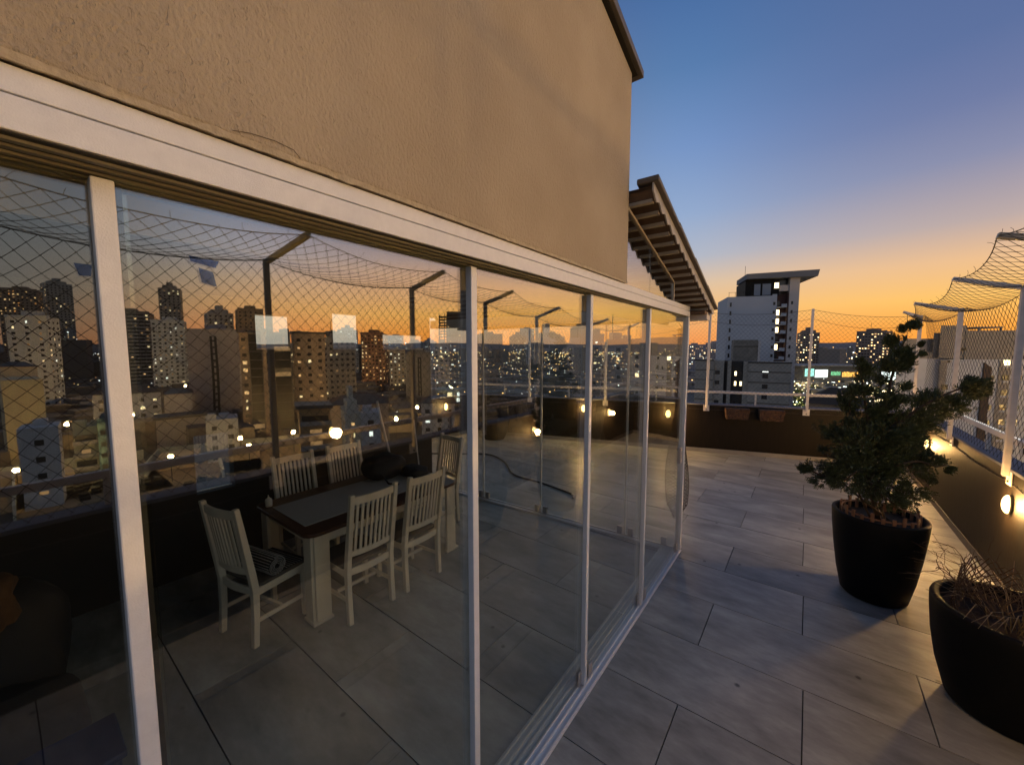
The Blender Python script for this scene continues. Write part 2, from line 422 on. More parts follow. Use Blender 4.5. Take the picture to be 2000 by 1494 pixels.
# ------------------------------------------------------------------ structure: floor with tiles
def clip(poly, a, b, c):     # keep a*x+b*y <= c
    out = []
    for i in range(len(poly)):
        p, q = poly[i], poly[(i + 1) % len(poly)]
        dp_, dq = a * p[0] + b * p[1] - c, a * q[0] + b * q[1] - c
        if dp_ <= 0: out.append(p)
        if dp_ * dq < 0:
            t = dp_ / (dp_ - dq); out.append((p[0] + (q[0] - p[0]) * t, p[1] + (q[1] - p[1]) * t))
    return out
foot = [(LEFTX - .25, -3.2), (PX + .29, -3.2), (PX + .29, back_y(PX + .29) + .25), (LEFTX - .25, back_y(LEFTX - .25) + .25)]
slab = MB().prism(foot, -.35, -.012).build('terrace_floor', M['grout'], kind='structure')
RP, TL = .605, 1.242
fullme = None
row = 0
for j in range(-8, 22):
    y0 = 2.42 + RP * (j); y1 = y0 + RP
    if y1 < -2.4 or y0 > 10.4: continue
    off = (.075 if j % 2 == 0 else -.55) - (j * .006)
    for i in range(-8, 3):
        x0 = off + TL * i; x1 = x0 + TL
        g = .0034
        poly = [(x0 + g, y0 + g), (x1 - g, y0 + g), (x1 - g, y1 - g), (x0 + g, y1 - g)]
        c0 = len(poly)
        full = poly
        poly = clip(poly, 1, 0, PX + .05); poly = clip(poly, -1, 0, -(LEFTX - .05)) if poly else poly
        poly = clip(poly, -.30, 1, 9.66) if poly else poly
        if len(poly) < 3: continue
        cx, cy_ = (x0 + x1) / 2, (y0 + y1) / 2
        dz = random.uniform(-.0008, .0008)
        if len(poly) == 4 and all(abs(a[0] - b[0]) + abs(a[1] - b[1]) < 1e-6 for a, b in zip(poly, full)):
            if fullme is None:
                fullme = MB().prism([(p[0] - cx, p[1] - cy_) for p in poly], -.010, 0).mesh('tile', M['tile'])
            me = fullme
        else:
            me = MB().prism([(p[0] - cx, p[1] - cy_) for p in poly], -.010, 0).mesh('tile', M['tile'])
        o = bpy.data.objects.new('tile', me); COL.objects.link(o); o.parent = slab
        o.location = (cx, cy_, dz)
# ------------------------------------------------------------------ own building under the terrace
MB().prism(foot, -33, -.352).build(
    'apartment_block', mat('own_facade', (.30, .26, .21), .8), label='apartment block carrying the tiled roof terrace', cat='building')

# ------------------------------------------------------------------ parapets
def parapet(name, label, a, b, nrm, h, th=.15, sk_mat='skirt'):
    """inner face from a to b, nrm points inward (to the terrace)"""
    a, b, nrm = Vector((*a, 0)), Vector((*b, 0)), Vector((*nrm, 0)).normalized()
    t = thing(name, label, 'parapet wall', ((a + b) / 2))
    o = -nrm * th; u = (b - a).normalized()
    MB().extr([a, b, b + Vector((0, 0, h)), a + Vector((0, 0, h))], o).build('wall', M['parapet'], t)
    c0 = nrm * .015
    MB().extr([a + c0 + Vector((0, 0, h + .001)), b + c0 + Vector((0, 0, h + .001)), b + c0 + Vector((0, 0, h + .031)), a + c0 + Vector((0, 0, h + .031))], o - nrm * .03).build('coping', M['coping'], t, bevel=.004)
    L = (b - a).length; n = max(1, int(L / 1.21)); w = L / n
    for i in range(n):
        p = a + u * (w * i + .002); q = a + u * (w * (i + 1) - .002)
        MB().extr([p + nrm * .012 + Vector((0, 0, .002)), q + nrm * .012 + Vector((0, 0, .002)), q + nrm * .012 + Vector((0, 0, .085)), p + nrm * .012 + Vector((0, 0, .085))], -nrm * .0115).build('skirting_tile', M[sk_mat], t)
    return t
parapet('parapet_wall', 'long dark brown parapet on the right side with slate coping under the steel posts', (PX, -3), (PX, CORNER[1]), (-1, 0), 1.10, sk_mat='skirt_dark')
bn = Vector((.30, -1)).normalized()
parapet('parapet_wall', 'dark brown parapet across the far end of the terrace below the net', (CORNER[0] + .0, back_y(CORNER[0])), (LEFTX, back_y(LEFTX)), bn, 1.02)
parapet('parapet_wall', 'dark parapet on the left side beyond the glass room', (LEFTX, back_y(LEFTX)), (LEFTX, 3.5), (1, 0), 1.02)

# ------------------------------------------------------------------ glass room: fixed frame
fr = thing('glass_room_frame', 'white aluminium frame of the glass room with grooved header and floor track', 'window frame', (GX, 2.0, 0))
HB, HT = 2.545, 2.645
MB().bx(GX - .20, GX, -3.0, YEND + .04, HB, 2.600).bx(GX - .20, GX, -3.0, YEND + .04, 2.6025, HT).build('header', M['alu'], fr, bevel=.002)
for k in range(5):
    x = GX - .030 - .036 * k
    MB().bx(x - .0075, x + .0075, -3.0, YEND, HB - .0085, HB - .0032).build('header_rail', M['alu_dark'], fr)
MB().bx(GX - .20, GX - .006, -3.0, YEND, HB - .003, HB - .001).build('header_groove', M['gap'], fr)
MB().bx(GX - .225, GX - .203, -3.0, YEND, HB - .085, HB + .05).build('inner_trim', M['olive'], fr)
MB().bx(GX - .20, GX + .006, -3.0, YEND + .02, .0015, .012).build('bottom_track', M['alu'], fr, bevel=.002)
for k in range(6):
    x = GX - .002 - .036 * k
    MB().bx(x - .004, x + .004, -3.0, YEND, .0125, .026).build('track_rail', M['alu'], fr)
MB().bx(GX - .055, GX, YEND - .015, YEND + .04, .0265, HB - .001).build('corner_post', M['alu'], fr, bevel=.003)
# end wall header and track
def ew(x, dy=0): return Vector((x, end_y(x) + dy, 0))
A_, B_ = ew(GX - .06), ew(ROOMX)
def ewbar(z0, z1, d0, d1, name, m):
    return MB().extr([A_ + Vector((0, d0, z0)), B_ + Vector((0, d0, z0)), B_ + Vector((0, d0, z1)), A_ + Vector((0, d0, z1))], (0, d1 - d0, 0)).build(name, m, fr)
ewbar(HB - .02, HT, -.06, .04, 'end_header', M['alu'])
ewbar(.0015, .020, -.06, .04, 'end_track', M['alu'])
ewbar(.0205, .030, -.008, .0, 'end_track_rail', M['steel'])

# sliding panels of the long wall
stY = [-.875, .145, 1.165, 2.18, 3.205]
labels = ['leftmost sliding glass panel, cut off by the photo edge', 'wide sliding glass panel in front of the dining table, left of the second white stile',
          'sliding glass panel right of the table, third from the left', 'narrow looking sliding glass panel second from the corner of the room',
          'last sliding glass panel beside the corner post, with a latch at its edge']
for k in range(5):
    y0 = stY[k]; y1 = (stY[k + 1] + .035) if k < 4 else YEND - .02
    x = GX - .030 - .036 * (4 - k) * .55
    t = thing('sliding_glass_panel', labels[k], 'glass panel', (x, (y0 + y1) / 2, .03), group='sliding panels of the long glass wall')
    MB().bx(x - .004, x + .004, y0 + .012, y1, .030, HB - .012).build('pane', M['glass'], t)
    w = .040
    MB().bx(x - .016, x + .016, y0 - w / 2, y0 + w / 2 - .006, .028, HB - .018).build('stile', M['alu'], t, bevel=.003)
    MB().bx(x - .0165, x - .005, y0 + w / 2 - .005, y0 + w / 2 + .006, .03, HB - .02).build('seal', M['seal'], t)
    for yy in (y0 + .075, y1 - .065):
        MB().bx(x - .010, x - .0045, yy - .028, yy + .028, .030, .125).build('clip', M['steel'], t, bevel=.002)
        MB().bx(x + .0045, x + .012, yy - .028, yy + .028, .030, .125).build('clip', M['steel'], t, bevel=.002)
    if k == 4:
        MB().bx(x + .0045, x + .022, y1 - .085, y1 - .02, 1.00, 1.17).build('latch', M['steel'], t, bevel=.004)

# end wall panels, frameless
ex = [GX - .10, -1.62, -2.755, -3.72, ROOMX + .03]
el = ['short glass panel of the room end wall next to the corner', 'end wall glass panel second from the corner, over the lamp streak',
      'glass panel of the room end wall in front of the black hose', 'glass panel of the room end wall behind the far dining chair']
for k in range(4):
    a, b = ew(ex[k] - .003), ew(ex[k + 1] + .003)
    t = thing('end_glass_panel', el[k], 'glass panel', ((a + b) / 2), group='frameless panels of the end wall')
    MB().extr([a + Vector((0, -.004, .032)), b + Vector((0, -.004, .032)), b + Vector((0, -.004, HB - .022)), a + Vector((0, -.004, HB - .022))], (0, .008, 0)).build('pane', M['glass_end'], t)
    if k:
        MB().bx(a.x - .022, a.x - .002, a.y - .014, a.y + .014, .031, HB - .023).build('stile', M['alu'], t, bevel=.003)
    for px_ in (a.x - .07, b.x + .05):
        MB().bx(px_ - .03, px_ + .03, end_y(px_) - .016, end_y(px_) + .016, .031, .12).build('clip', M['steel'], t, bevel=.002)
# added tinted patches standing in for blue smears of sky in the glass
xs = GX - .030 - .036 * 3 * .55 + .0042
MB().extr([(xs, .270, 2.408), (xs, .325, 2.404), (xs, .318, 2.388), (xs, .272, 2.396)], (.0008, 0, 0)).extr([(xs, .286, 2.384), (xs, .312, 2.378), (xs, .318, 2.345), (xs, .290, 2.352)], (.0008, 0, 0)).build('sky_smear', M['sky_smear'], label='blue smears of sky put in as tinted patches high on the wide glass panel', cat='sky_smear', loc=(xs, .3, 2.38))
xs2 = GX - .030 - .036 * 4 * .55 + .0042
MB().extr([(xs2, .098, 2.365), (xs2, .122, 2.365), (xs2, .12, 2.343), (xs2, .104, 2.342)], (.0008, 0, 0)).build('sky_smear', M['sky_smear'], label='small blue smear of sky put in as tinted patch on the leftmost glass panel', cat='sky_smear', loc=(xs2, .11, 2.35))

# ------------------------------------------------------------------ house above the glass
hs = thing('house', 'tan stuccoed upper storey of the house above the glass wall', 'house', (-1.2, 0, HT))
WT = 2.615
def wtop(y): return 3.985 - .285 * (y - WT)
MB().extr([(GX + .012, -4, HT + .008), (GX + .012, WT, HT + .008), (GX + .012, WT, wtop(WT)), (GX + .012, -4, wtop(-4))], (-.24, 0, 0)).build('stucco_wall', M['stucco'], hs, bevel=.012)
# ragged plaster lip where the render meets the header
lp = MB(); n = 520; pr = None
vsl = []
for i in range(n + 1):
    y = -1.2 + (WT + 1.2) * i / n
    a = noise.noise(Vector((y * 9, 0, 3))) * .5 + noise.noise(Vector((y * 31, 5, 0))) * .5
    b = noise.noise(Vector((y * 23, 9, 1)))
    bz = HT + .003 - .008 * abs(a)
    ox = .001 + .009 * abs(b)
    vsl.append([(GX + .004, y, bz), (GX + .010 + ox * .5, y, bz), (GX + .010 + ox * .6, y, HT + .010 + .005 * b), (GX + .0115, y, HT + .016 + .008 * a)])
for i in range(n):
    for k in range(3):
        lp.quad(vsl[i][k], vsl[i + 1][k], vsl[i + 1][k + 1], vsl[i][k + 1])
lp.build('plaster_lip', M['stucco_lip'], hs, smooth=True)
# hairline crack cord on the plaster
MB().tube([(GX + .0135, .335, HT + .022), (GX + .014, .37, HT + .030), (GX + .014, .42, HT + .034), (GX + .014, .46, HT + .030), (GX + .0135, .475, HT + .016)], .0008, 4).build('crack', M['crack'], hs)
# roof edge over the wall
for i in range(9):
    y1 = WT + .075 - i * .55; y0 = y1 - .53
    MB().extr([(GX + .06, y0, wtop(y0) + .012), (GX + .06, y1, wtop(y1) + .012), (GX + .06, y1, wtop(y1) + .055), (GX + .06, y0, wtop(y0) + .065)], (-.5, 0, 0)).build('roof_edge_tile', M['verge'], hs, bevel=.004)
MB().extr([(GX + .035, -4, wtop(-4) + .002), (GX + .035, WT + .03, wtop(WT + .03) + .002), (GX + .035, WT + .03, wtop(WT + .03) + .011), (GX + .035, -4, wtop(-4) + .011)], (-.4, 0, 0)).build('roof_flashing', M['gap'], hs)
# interior shell of the room
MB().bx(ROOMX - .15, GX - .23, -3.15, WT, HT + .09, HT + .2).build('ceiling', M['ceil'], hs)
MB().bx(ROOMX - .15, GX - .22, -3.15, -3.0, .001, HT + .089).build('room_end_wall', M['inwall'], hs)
# far wall of the room, with window openings
wins = [(1.68, 2.06, 2.20, 2.585), (2.53, 2.93, 2.20, 2.66), (3.24, 4.02, 2.20, 2.42), (1.09, 1.41, .78, 1.36)]
def wall_with_openings(x0, x1, ya, yb, za, zb, ops):
    ys = sorted({ya, yb, *[o[0] for o in ops], *[o[1] for o in ops]}); zs = sorted({za, zb, *[o[2] for o in ops], *[o[3] for o in ops]})
    m = MB()
    for i in range(len(ys) - 1):
        run = None
        for j in range(len(zs) - 1):
            cy0, cz0 = (ys[i] + ys[i + 1]) / 2, (zs[j] + zs[j + 1]) / 2
            hole = any(o[0] < cy0 < o[1] and o[2] < cz0 < o[3] for o in ops)
            if not hole:
                if run is None: run = [zs[j], zs[j + 1]]
                else: run[1] = zs[j + 1]
            if (hole or j == len(zs) - 2) and run:
                m.bx(x0, x1, ys[i], ys[i + 1], run[0], run[1]); run = None
    return m
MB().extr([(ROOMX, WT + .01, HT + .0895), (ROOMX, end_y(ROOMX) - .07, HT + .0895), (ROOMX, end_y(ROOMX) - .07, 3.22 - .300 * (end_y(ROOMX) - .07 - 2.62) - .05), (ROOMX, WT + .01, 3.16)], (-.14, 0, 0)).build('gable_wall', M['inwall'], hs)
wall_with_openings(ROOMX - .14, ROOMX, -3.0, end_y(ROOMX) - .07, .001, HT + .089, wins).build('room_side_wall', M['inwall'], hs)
for o_ in wins:
    wn_ = MB().bx(ROOMX - .10, ROOMX - .085, o_[0] + .001, o_[1] - .001, o_[2] + .001, o_[2] + .012).build('window_sill', M['alu'], hs)
    MB().bx(ROOMX - .10, ROOMX - .085, o_[0] + .001, o_[1] - .001, o_[3] - .012, o_[3] - .001).build('window_head', M['alu'], hs)
    MB().bx(ROOMX - .096, ROOMX - .090, o_[0] + .001, o_[1] - .001, o_[2] + .0125, o_[3] - .0125).build('window_pane', M['glass_end'], hs)

# ------------------------------------------------------------------ sloping awning roof beyond the wall
rf = thing('patio_roof', 'sloping ribbed roof of the glass room with beige battens under its overhang', 'roof', (-1.5, 3.6, 2.9))
def rz_(y): return 3.22 - .300 * (y - 2.62)
Y0, Y1 = WT + .012, 4.74
XV = GX + .155
NW = 16
prof_u, prof_l = [], []
N = NW * 6
for i in range(N + 1):
    y = Y0 + (Y1 - Y0) * i / N
    w = .016 * math.cos(2 * PI * NW * i / N)
    prof_u.append((y, rz_(y) + .02 + w)); prof_l.append((y, rz_(y) + w))
sh = MB(); o0 = 0
for (pr_, xx) in ((prof_u, XV), (prof_u, ROOMX - .2), (prof_l, XV), (prof_l, ROOMX - .2)):
    sh.v += [(xx, y, z) for y, z in pr_]
n1 = N + 1
for i in range(N):
    sh.f += [(i, i + 1, n1 + i + 1, n1 + i), (2 * n1 + i, 3 * n1 + i, 3 * n1 + i + 1, 2 * n1 + i + 1), (i, 2 * n1 + i, 2 * n1 + i + 1, i + 1)]
sh.build('roof_sheet', M['rooftile'], rf, smooth=False)
for i in range(NW):
    y = Y0 + (Y1 - Y0) * (i + .5) / NW
    z = rz_(y) - .018
    MB().bx(ROOMX, XV - .012, y - .022, y + .022, z - .012, z + .010).build('batten', M['batten'], rf)
# verge: white wavy flashing and dark capping
vb = MB()
for i in range(N):
    y, y2 = prof_l[i][0], prof_l[i + 1][0]
    z, z2 = prof_l[i][1] - .012, prof_l[i + 1][1] - .012
    vb.extr([(XV + .001, y, z), (XV + .001, y2, z2), (XV + .001, y2, rz_(y2) + .055), (XV + .001, y, rz_(y) + .055)], (.010, 0, 0))
vb.build('verge_flashing', M['vergew'], rf)
for s0 in range(4):
    ya = Y0 - .01 + (Y1 - Y0 + .04) * s0 / 4; yb = Y0 - .01 + (Y1 - Y0 + .04) * (s0 + 1) / 4 - .004
    MB().extr([(XV - .10, ya, rz_(ya) + .058), (XV - .10, yb, rz_(yb) + .052), (XV - .10, yb, rz_(yb) + .082), (XV - .10, ya, rz_(ya) + .094)], (.145, 0, 0)).build('verge_cap', M['verge'], rf, bevel=.008)
MB().extr([(GX - .001, Y0, rz_(Y0) - .075), (GX - .001, Y1 - .95, rz_(Y1 - .95) - .062), (GX - .001, Y1 - .95, rz_(Y1 - .95) - .042), (GX - .001, Y0, rz_(Y0) - .055)], (-.03, 0, 0)).bx(GX - .031, GX - .001, Y1 - .95, Y1 - .925, HT + .002, rz_(Y1 - .95) - .045).build('gable_frame', M['batten'], rf)
yk = 3.15
MB().extr([(GX - .012, Y0, HT + .002), (GX - .012, yk - .003, HT + .002), (GX - .012, yk - .003, rz_(yk) - .062), (GX - .012, Y0, rz_(Y0) - .076)], (-.006, 0, 0)).extr(
    [(GX - .012, yk + .003, HT + .002), (GX - .012, Y1 - .955, HT + .002), (GX - .012, Y1 - .955, rz_(Y1 - .955) - .064), (GX - .012, yk + .003, rz_(yk) - .064)], (-.006, 0, 0)).build('gable_glass', M['glass_gable'], rf)
MB().bx(GX - 3.6, GX + .13, YEND + .20, YEND + .36, 2.515, 2.60).build('gutter', M['white_steel'], rf, bevel=.004)
MB().bx(GX - 3.0, XV - .02, YEND + .06, YEND + .19, 2.575, 2.60).build('eave_board', M['wood'], rf)

# ------------------------------------------------------------------ net posts
def net_post(x, y, zb, ze, tip, label, m, wall_n):
    t = thing('net_post', label, 'post', (x, y, zb), group='posts holding the safety net')
    w = .045
    MB().bx(x - w / 2, x + w / 2, y - w / 2, y + w / 2, zb - .02, ze).build('pole', m, t, bevel=.006)
    if tip is not None:
        a = Vector((x, y, ze - w / 2)); b = Vector(tip)
        MB().bar(a + (b - a).normalized() * .028, b, w * .92, w * .92).build('arm', m, t, bevel=.006)
    n_ = Vector((*wall_n, 0)).normalized(); u = Vector((-n_.y, n_.x, 0))
    pl = MB(); c = Vector((x, y, zb - .04)) - n_ * .026
    Mx = Matrix((u, n_, Vector((0, 0, 1)))).transposed()
    pl.box(c, (.115, .010, .125), rot=Mx).build('base_plate', M['white_steel'], t, bevel=.003)
    for dz in (-.03, .03): MB().box(c + n_ * .009 + Vector((0, 0, dz)), (.018, .010, .018), rot=Mx).build('bolt', M['gap'], t)
    return t
posts = [(-.35, 2.98, .75, 3.06), (1.42, 2.96, .76, 3.03), (2.93, 2.91, .54, 3.02), (4.16, 2.87, .50, 2.97), (5.48, 2.76, .44, 2.86), (7.30, 2.715, .42, 2.80), (9.56, 2.78, .22, 2.85)]
PPX = PX - .035
plab = ['net post on the right parapet beside the camera, outside the frame', 'net post with bent arm nearest the table in the mirror image', 'second net post from the near end of the right parapet',
        'third net post from the near end of the right parapet', 'large white net post at the right photo edge, arm reaching left above the second lamp',
        'white net post with level arm between the big post and the corner', 'short armed net post at the far right corner of the terrace']
for (y, ze, al, zt), lb in zip(posts, plab):
    net_post(PPX, y, 1.08, ze, (PPX - al, y, zt), lb, M['white_steel'] if y > 5 else M['post_paint'], (-1, 0))
bposts = [.006, -1.70, -3.73, -5.5]
bl_ = ['straight white net post on the far parapet left of the conifer', 'straight white net post on the far parapet beside the glass room gutter', 'straight white net post on the far parapet seen through the corner panels',
       'straight white net post on the far parapet above the black pot']
for x, lb in zip(bposts, bl_):
    y = back_y(x) - .03
    net_post(x, y, 1.00, 2.985, None, lb, M['white_steel'], bn)

# ------------------------------------------------------------------ rails
def rail(label, a, b, r, z, ps, wall):
    t = thing('guard_rail', label, 'railing', ((Vector(a) + Vector(b)) / 2))
    MB().bar(Vector((*a[:2], z)), Vector((*b[:2], z)), .045, .055).build('bar', M['white_steel'], t, bevel=.005)
    for p in ps:
        MB().bx(p[0] - .015, p[0] + .015, p[1] - .015, p[1] + .015, wall, z - .0285).build('bracket', M['white_steel'], t)
    return t
rail('white guard rail along the right parapet carrying a light strip', (PX + .07, -3, 0), (PX + .07, CORNER[1], 0), .03, 1.35, [(PX + .07, y) for y in (-1.5, .4, 2.2, 3.6, 6.4, 8.5)], 1.132)
rail('white guard rail along the far parapet', (CORNER[0] - .02, back_y(CORNER[0]) + .06, 0), (LEFTX, back_y(LEFTX) + .08, 0), .03, 1.30, [(x, back_y(x) + .07) for x in (1.0, -.85, -2.7, -4.6, -6.2)], 1.052)
led = MB()
for i in range(62):
    y = 5.62 + i * .064
    led.box((PX + .060, y, 1.384), (.007, .011, .006))
lt = thing('light_strip', 'strip of tiny white lights along the right guard rail', 'light strip', (PX + .06, 7, 1.38))
MB().bx(PX + .050, PX + .070, 5.58, 9.62, 1.3785, 1.3797).build('tape', M['white_steel'], lt)
led.build('light_dot', M['led'], lt, kind='stuff')

# ------------------------------------------------------------------ safety nets
def lerp(a, b, t): return a + (b - a) * t
def net(name, label, P, U, V, du, r, m, knots=True):
    """P(u,v)->Vector, U columns, V rows; diamonds on alternating nodes"""
    mb = MB()
    nodes = {}
    for i in range(U + 1):
        for j in range(V + 1):
            if (i + j) % 2 == 0: nodes[i, j] = P(i / U, j / V)
    def strand(a, b):
        dv = (b - a)
        if dv.length < 1e-5: return
        t_ = dv.normalized(); u_ = t_.cross(Vector((.3, .5, .81))).normalized(); w_ = t_.cross(u_)
        o = len(mb.v)
        for p in (a, b):
            for k in range(3):
                an = 2 * PI * k / 3; mb.v.append(tuple(p + (u_ * math.cos(an) + w_ * math.sin(an)) * r))
        for k in range(3):
            k2 = (k + 1) % 3; mb.f.append((o + k, o + k2, o + 3 + k2, o + 3 + k))
    for (i, j), p in nodes.items():
        for dj in (1,):
            for di in (-1, 1):
                q = nodes.get((i + di, j + dj))
                if q is not None: strand(p, q)
        if knots:
            kr = r * 2.0; o = len(mb.v)
            mb.v += [tuple(p + Vector(d_) * kr) for d_ in ((1, 0, 0), (-1, 0, 0), (0, 1, 0), (0, -1, 0), (0, 0, 1), (0, 0, -1))]
            mb.f += [(o + a, o + b, o + c) for a, b, c in ((0, 2, 4), (2, 1, 4), (1, 3, 4), (3, 0, 4), (2, 0, 5), (1, 2, 5), (3, 1, 5), (0, 3, 5))]
    return mb
def seg(ys, y):
    for k in range(len(ys) - 1):
        if y <= ys[k + 1] or k == len(ys) - 2:
            return k, max(0, min(1, (y - ys[k]) / (ys[k + 1] - ys[k])))
ry = [p[0] for p in posts]
def side_pts(y):
    k, t = seg(ry, y)
    a, b = posts[k], posts[k + 1]
    bow = 4 * t * (1 - t); span = b[0] - a[0]
    e = Vector((PPX + .045, y, lerp(a[1], b[1], t) - .055 * span * bow + .0))
    tp = Vector((PPX - lerp(a[2], b[2], t) + .07 * bow * min(1, span / 1.8), y, lerp(a[3], b[3], t) - .05 * span * bow))
    base = Vector((PX - .004, y, 1.00 - .03 * bow))
    return base, e, tp
VR = 46; VS = 36
def P_side(u, v):
    y = -.9 + (9.56 + .9) * u
    b, e, tp = side_pts(y); j = v * VR
    wob = noise.noise(Vector((y * 3.1, v * 9, 0))) * .018
    if j < 3:
        t = j / 3; p = lerp(b, Vector((PX + .30 * 0 + .03, y, 1.14)), t)
    elif j <= VS:
        t = (j - 3) / (VS - 3); p = lerp(Vector((PX + .03, y, 1.14)), e, t); p.x += .05 * math.sin(PI * t) * (1 + .4 * math.sin(y * 2.2)); p.z += wob
    else:
        t = (j - VS) / (VR - VS); p = lerp(e, tp, t); p.z -= .05 * math.sin(PI * t)
        p.y += wob
    p.y += noise.noise(Vector((y * 1.3, v * 5, 7))) * .025
    return p
nt = thing('safety_net', 'diamond mesh safety net over the right parapet, folded inward at its top', 'net', (PX, 4.5, 1.1))
net('side', '', P_side, 212, VR, .05, .0021, M['net']).build('mesh', M['net'], nt, kind='stuff')
NS = 160
yy_ = [-.9 + 10.46 * i / NS for i in range(NS + 1)]
MB().tube([side_pts(y)[1] for y in yy_], .0035, 5).build('middle_rope', M['rope'], nt)
MB().tube([side_pts(y)[2] for y in yy_], .0035, 5).build('top_rope', M['rope'], nt)
MB().tube([side_pts(y)[0] for y in yy_], .003, 5).build('bottom_rope', M['rope'], nt)
ends = MB()
for i in range(46):
    y = -.8 + i * .205 + random.uniform(-.05, .05); p = side_pts(y)[2]
    q = p + Vector((random.uniform(-.03, .03), random.uniform(-.03, .05), random.uniform(.02, .055)))
    ends.tube([p, (p + q) / 2 + Vector((.004, 0, .004)), q], .0014, 3)
ends.build('loose_end', M['net'], nt, kind='stuff')

bx_ = [CORNER[0] - .05] + bposts + [LEFTX]
def back_pts(x):
    ks = bx_
    for k in range(len(ks) - 1):
        if x >= ks[k + 1] or k == len(ks) - 2: break
    t = (ks[k] - x) / (ks[k] - ks[k + 1]); t = max(0, min(1, t)); bow = 4 * t * (1 - t)
    z0 = 2.80 if k == 0 else 2.97
    z1 = 2.97
    y = back_y(x)
    top = Vector((x, y - .02, lerp(z0, z1, t) - .06 * bow))
    return Vector((x, y - .004, .93)), top, bow
BV = 46
def P_back(u, v):
    x = lerp(CORNER[0] - .04, LEFTX, u); b, tp, bow = back_pts(x); j = v * BV
    if j < 3: p = lerp(b, Vector((x, back_y(x) + .01, 1.06)), j / 3)
    else:
        t = (j - 3) / (BV - 3); p = lerp(Vector((x, back_y(x) + .01, 1.06)), tp, t); p.y += .04 * math.sin(PI * t)
    p.x += noise.noise(Vector((x * 1.3, v * 5, 3))) * .025; p.z += noise.noise(Vector((x * 2, v * 7, 1))) * .016
    return p
nb = thing('safety_net', 'diamond mesh safety net along the far parapet between straight posts', 'net', (-2.8, back_y(-2.8), 1.0))
net('back', '', P_back, 226, BV, .05, .0016, M['net']).build('mesh', M['net'], nb, kind='stuff')
xx_ = [lerp(CORNER[0] - .04, LEFTX, i / 120) for i in range(121)]
MB().tube([back_pts(x)[1] for x in xx_], .0035, 5).build('top_rope', M['rope'], nb)
MB().tube([back_pts(x)[1] - Vector((0, 0, .17 + .05 * back_pts(x)[2])) for x in xx_], .003, 5).build('middle_rope', M['rope'], nb)
MB().tube([back_pts(x)[0] for x in xx_], .003, 5).build('bottom_rope', M['rope'], nb)
MB().tube([(CORNER[0] - .2, CORNER[1] - .5, 2.8), (CORNER[0] - .16, CORNER[1] - .45, 2.2), (CORNER[0] - .15, CORNER[1] - .42, 1.5)], .004, 5).build('hanging_rope', M['rope'], label='thin rope hanging down inside the far right corner', cat='rope', loc=(CORNER[0] - .2, CORNER[1] - .5, 2.8))

# bundled net hanging at the glass corner
bnx, bny = -1.20, 4.86
def P_bun(u, v):
    a = 2 * PI * u; z = lerp(.17, 2.45, v)
    r = .035 + .095 * math.exp(-((z - .62) / .6) ** 2) + .012 * math.sin(3 * a + z * 4)
    if z < .35: r *= .35 + .65 * (z - .17) / .18
    return Vector((bnx + r * math.cos(a), bny + r * math.sin(a), z))
bt = thing('bundled_net', 'black net bunched and hanging outside the corner of the glass room', 'net', (bnx, bny, .17))
net('b', '', P_bun, 30, 110, .05, .0028, M['netblack'], False).build('mesh', M['netblack'], bt, kind='stuff')
MB().tube([(bnx, bny, 2.45), (bnx - .03, bny - .1, 2.53)], .006, 5).build('tie_rope', M['netblack'], bt)

# ------------------------------------------------------------------ wall lamps
def wall_lamp(p, n_, label, energy=58, k=1.0):
    p = Vector(p); n_ = Vector(n_).normalized(); u = Vector((-n_.y, n_.x, 0))
    t = thing('wall_lamp', label, 'lamp', p, group='oval bulkhead lamps')
    Mx = Matrix((u, n_, Vector((0, 0, 1)))).transposed()
    b = MB()
    for i in range(20):
        pass
    base = [p + Mx @ Vector((.043 * k * math.cos(2 * PI * i / 24), .004, .078 * k * math.sin(2 * PI * i / 24))) for i in range(24)]
    MB().extr(base, n_ * .016).build('base', M['alu_dark'], t, bevel=.002)
    g = MB(); rows = 7
    for j in range(rows + 1):
        f = j / rows; rr = math.cos(f * PI / 2); dd = .021 + .038 * k * math.sin(f * PI / 2)
        for i in range(24):
            g.v.append(tuple(p + Mx @ Vector((.049 * k * max(rr, .02) * math.cos(2 * PI * i / 24), dd, .085 * k * max(rr, .02) * math.sin(2 * PI * i / 24)))))
    for j in range(rows):
        for i in range(24):
            i2 = (i + 1) % 24; g.f.append((j * 24 + i, j * 24 + i2, (j + 1) * 24 + i2, (j + 1) * 24 + i))
    g.f.append(tuple(rows * 24 + i for i in range(24)))
    g.build('lamp_glass', M['bulb'], t, smooth=True)
    lamp('bulb', p + n_ * .105, energy, (1.0, .56, .18), t, .05)
    return t
wall_lamp((PX, 5.41, .815), (-1, 0, 0), 'glowing oval wall lamp at the right photo edge above the bare shrub')
wall_lamp((PX, 8.42, .76), (-1, 0, 0), 'glowing oval wall lamp on the right parapet behind the conifer')
wall_lamp((PX + .044, 1.95, 1.385), (-1, 0, 0), 'glowing oval lamp fixed to the right guard rail, mirrored above the far chairs', 38, .62)
wall_lamp((-2.43, back_y(-2.43), .79), bn.to_3d() if hasattr(bn, 'to_3d') else (bn.x, bn.y, 0), 'glowing oval lamp on the far parapet seen through the corner panel')
wall_lamp((-4.22, back_y(-4.22), .81), (bn.x, bn.y, 0), 'glowing oval lamp on the far parapet seen through the third glass panel', 45)
wall_lamp((LEFTX, 6.6, .80), (1, 0, 0), 'glowing oval lamp on the left parapet beyond the far chair', 30)

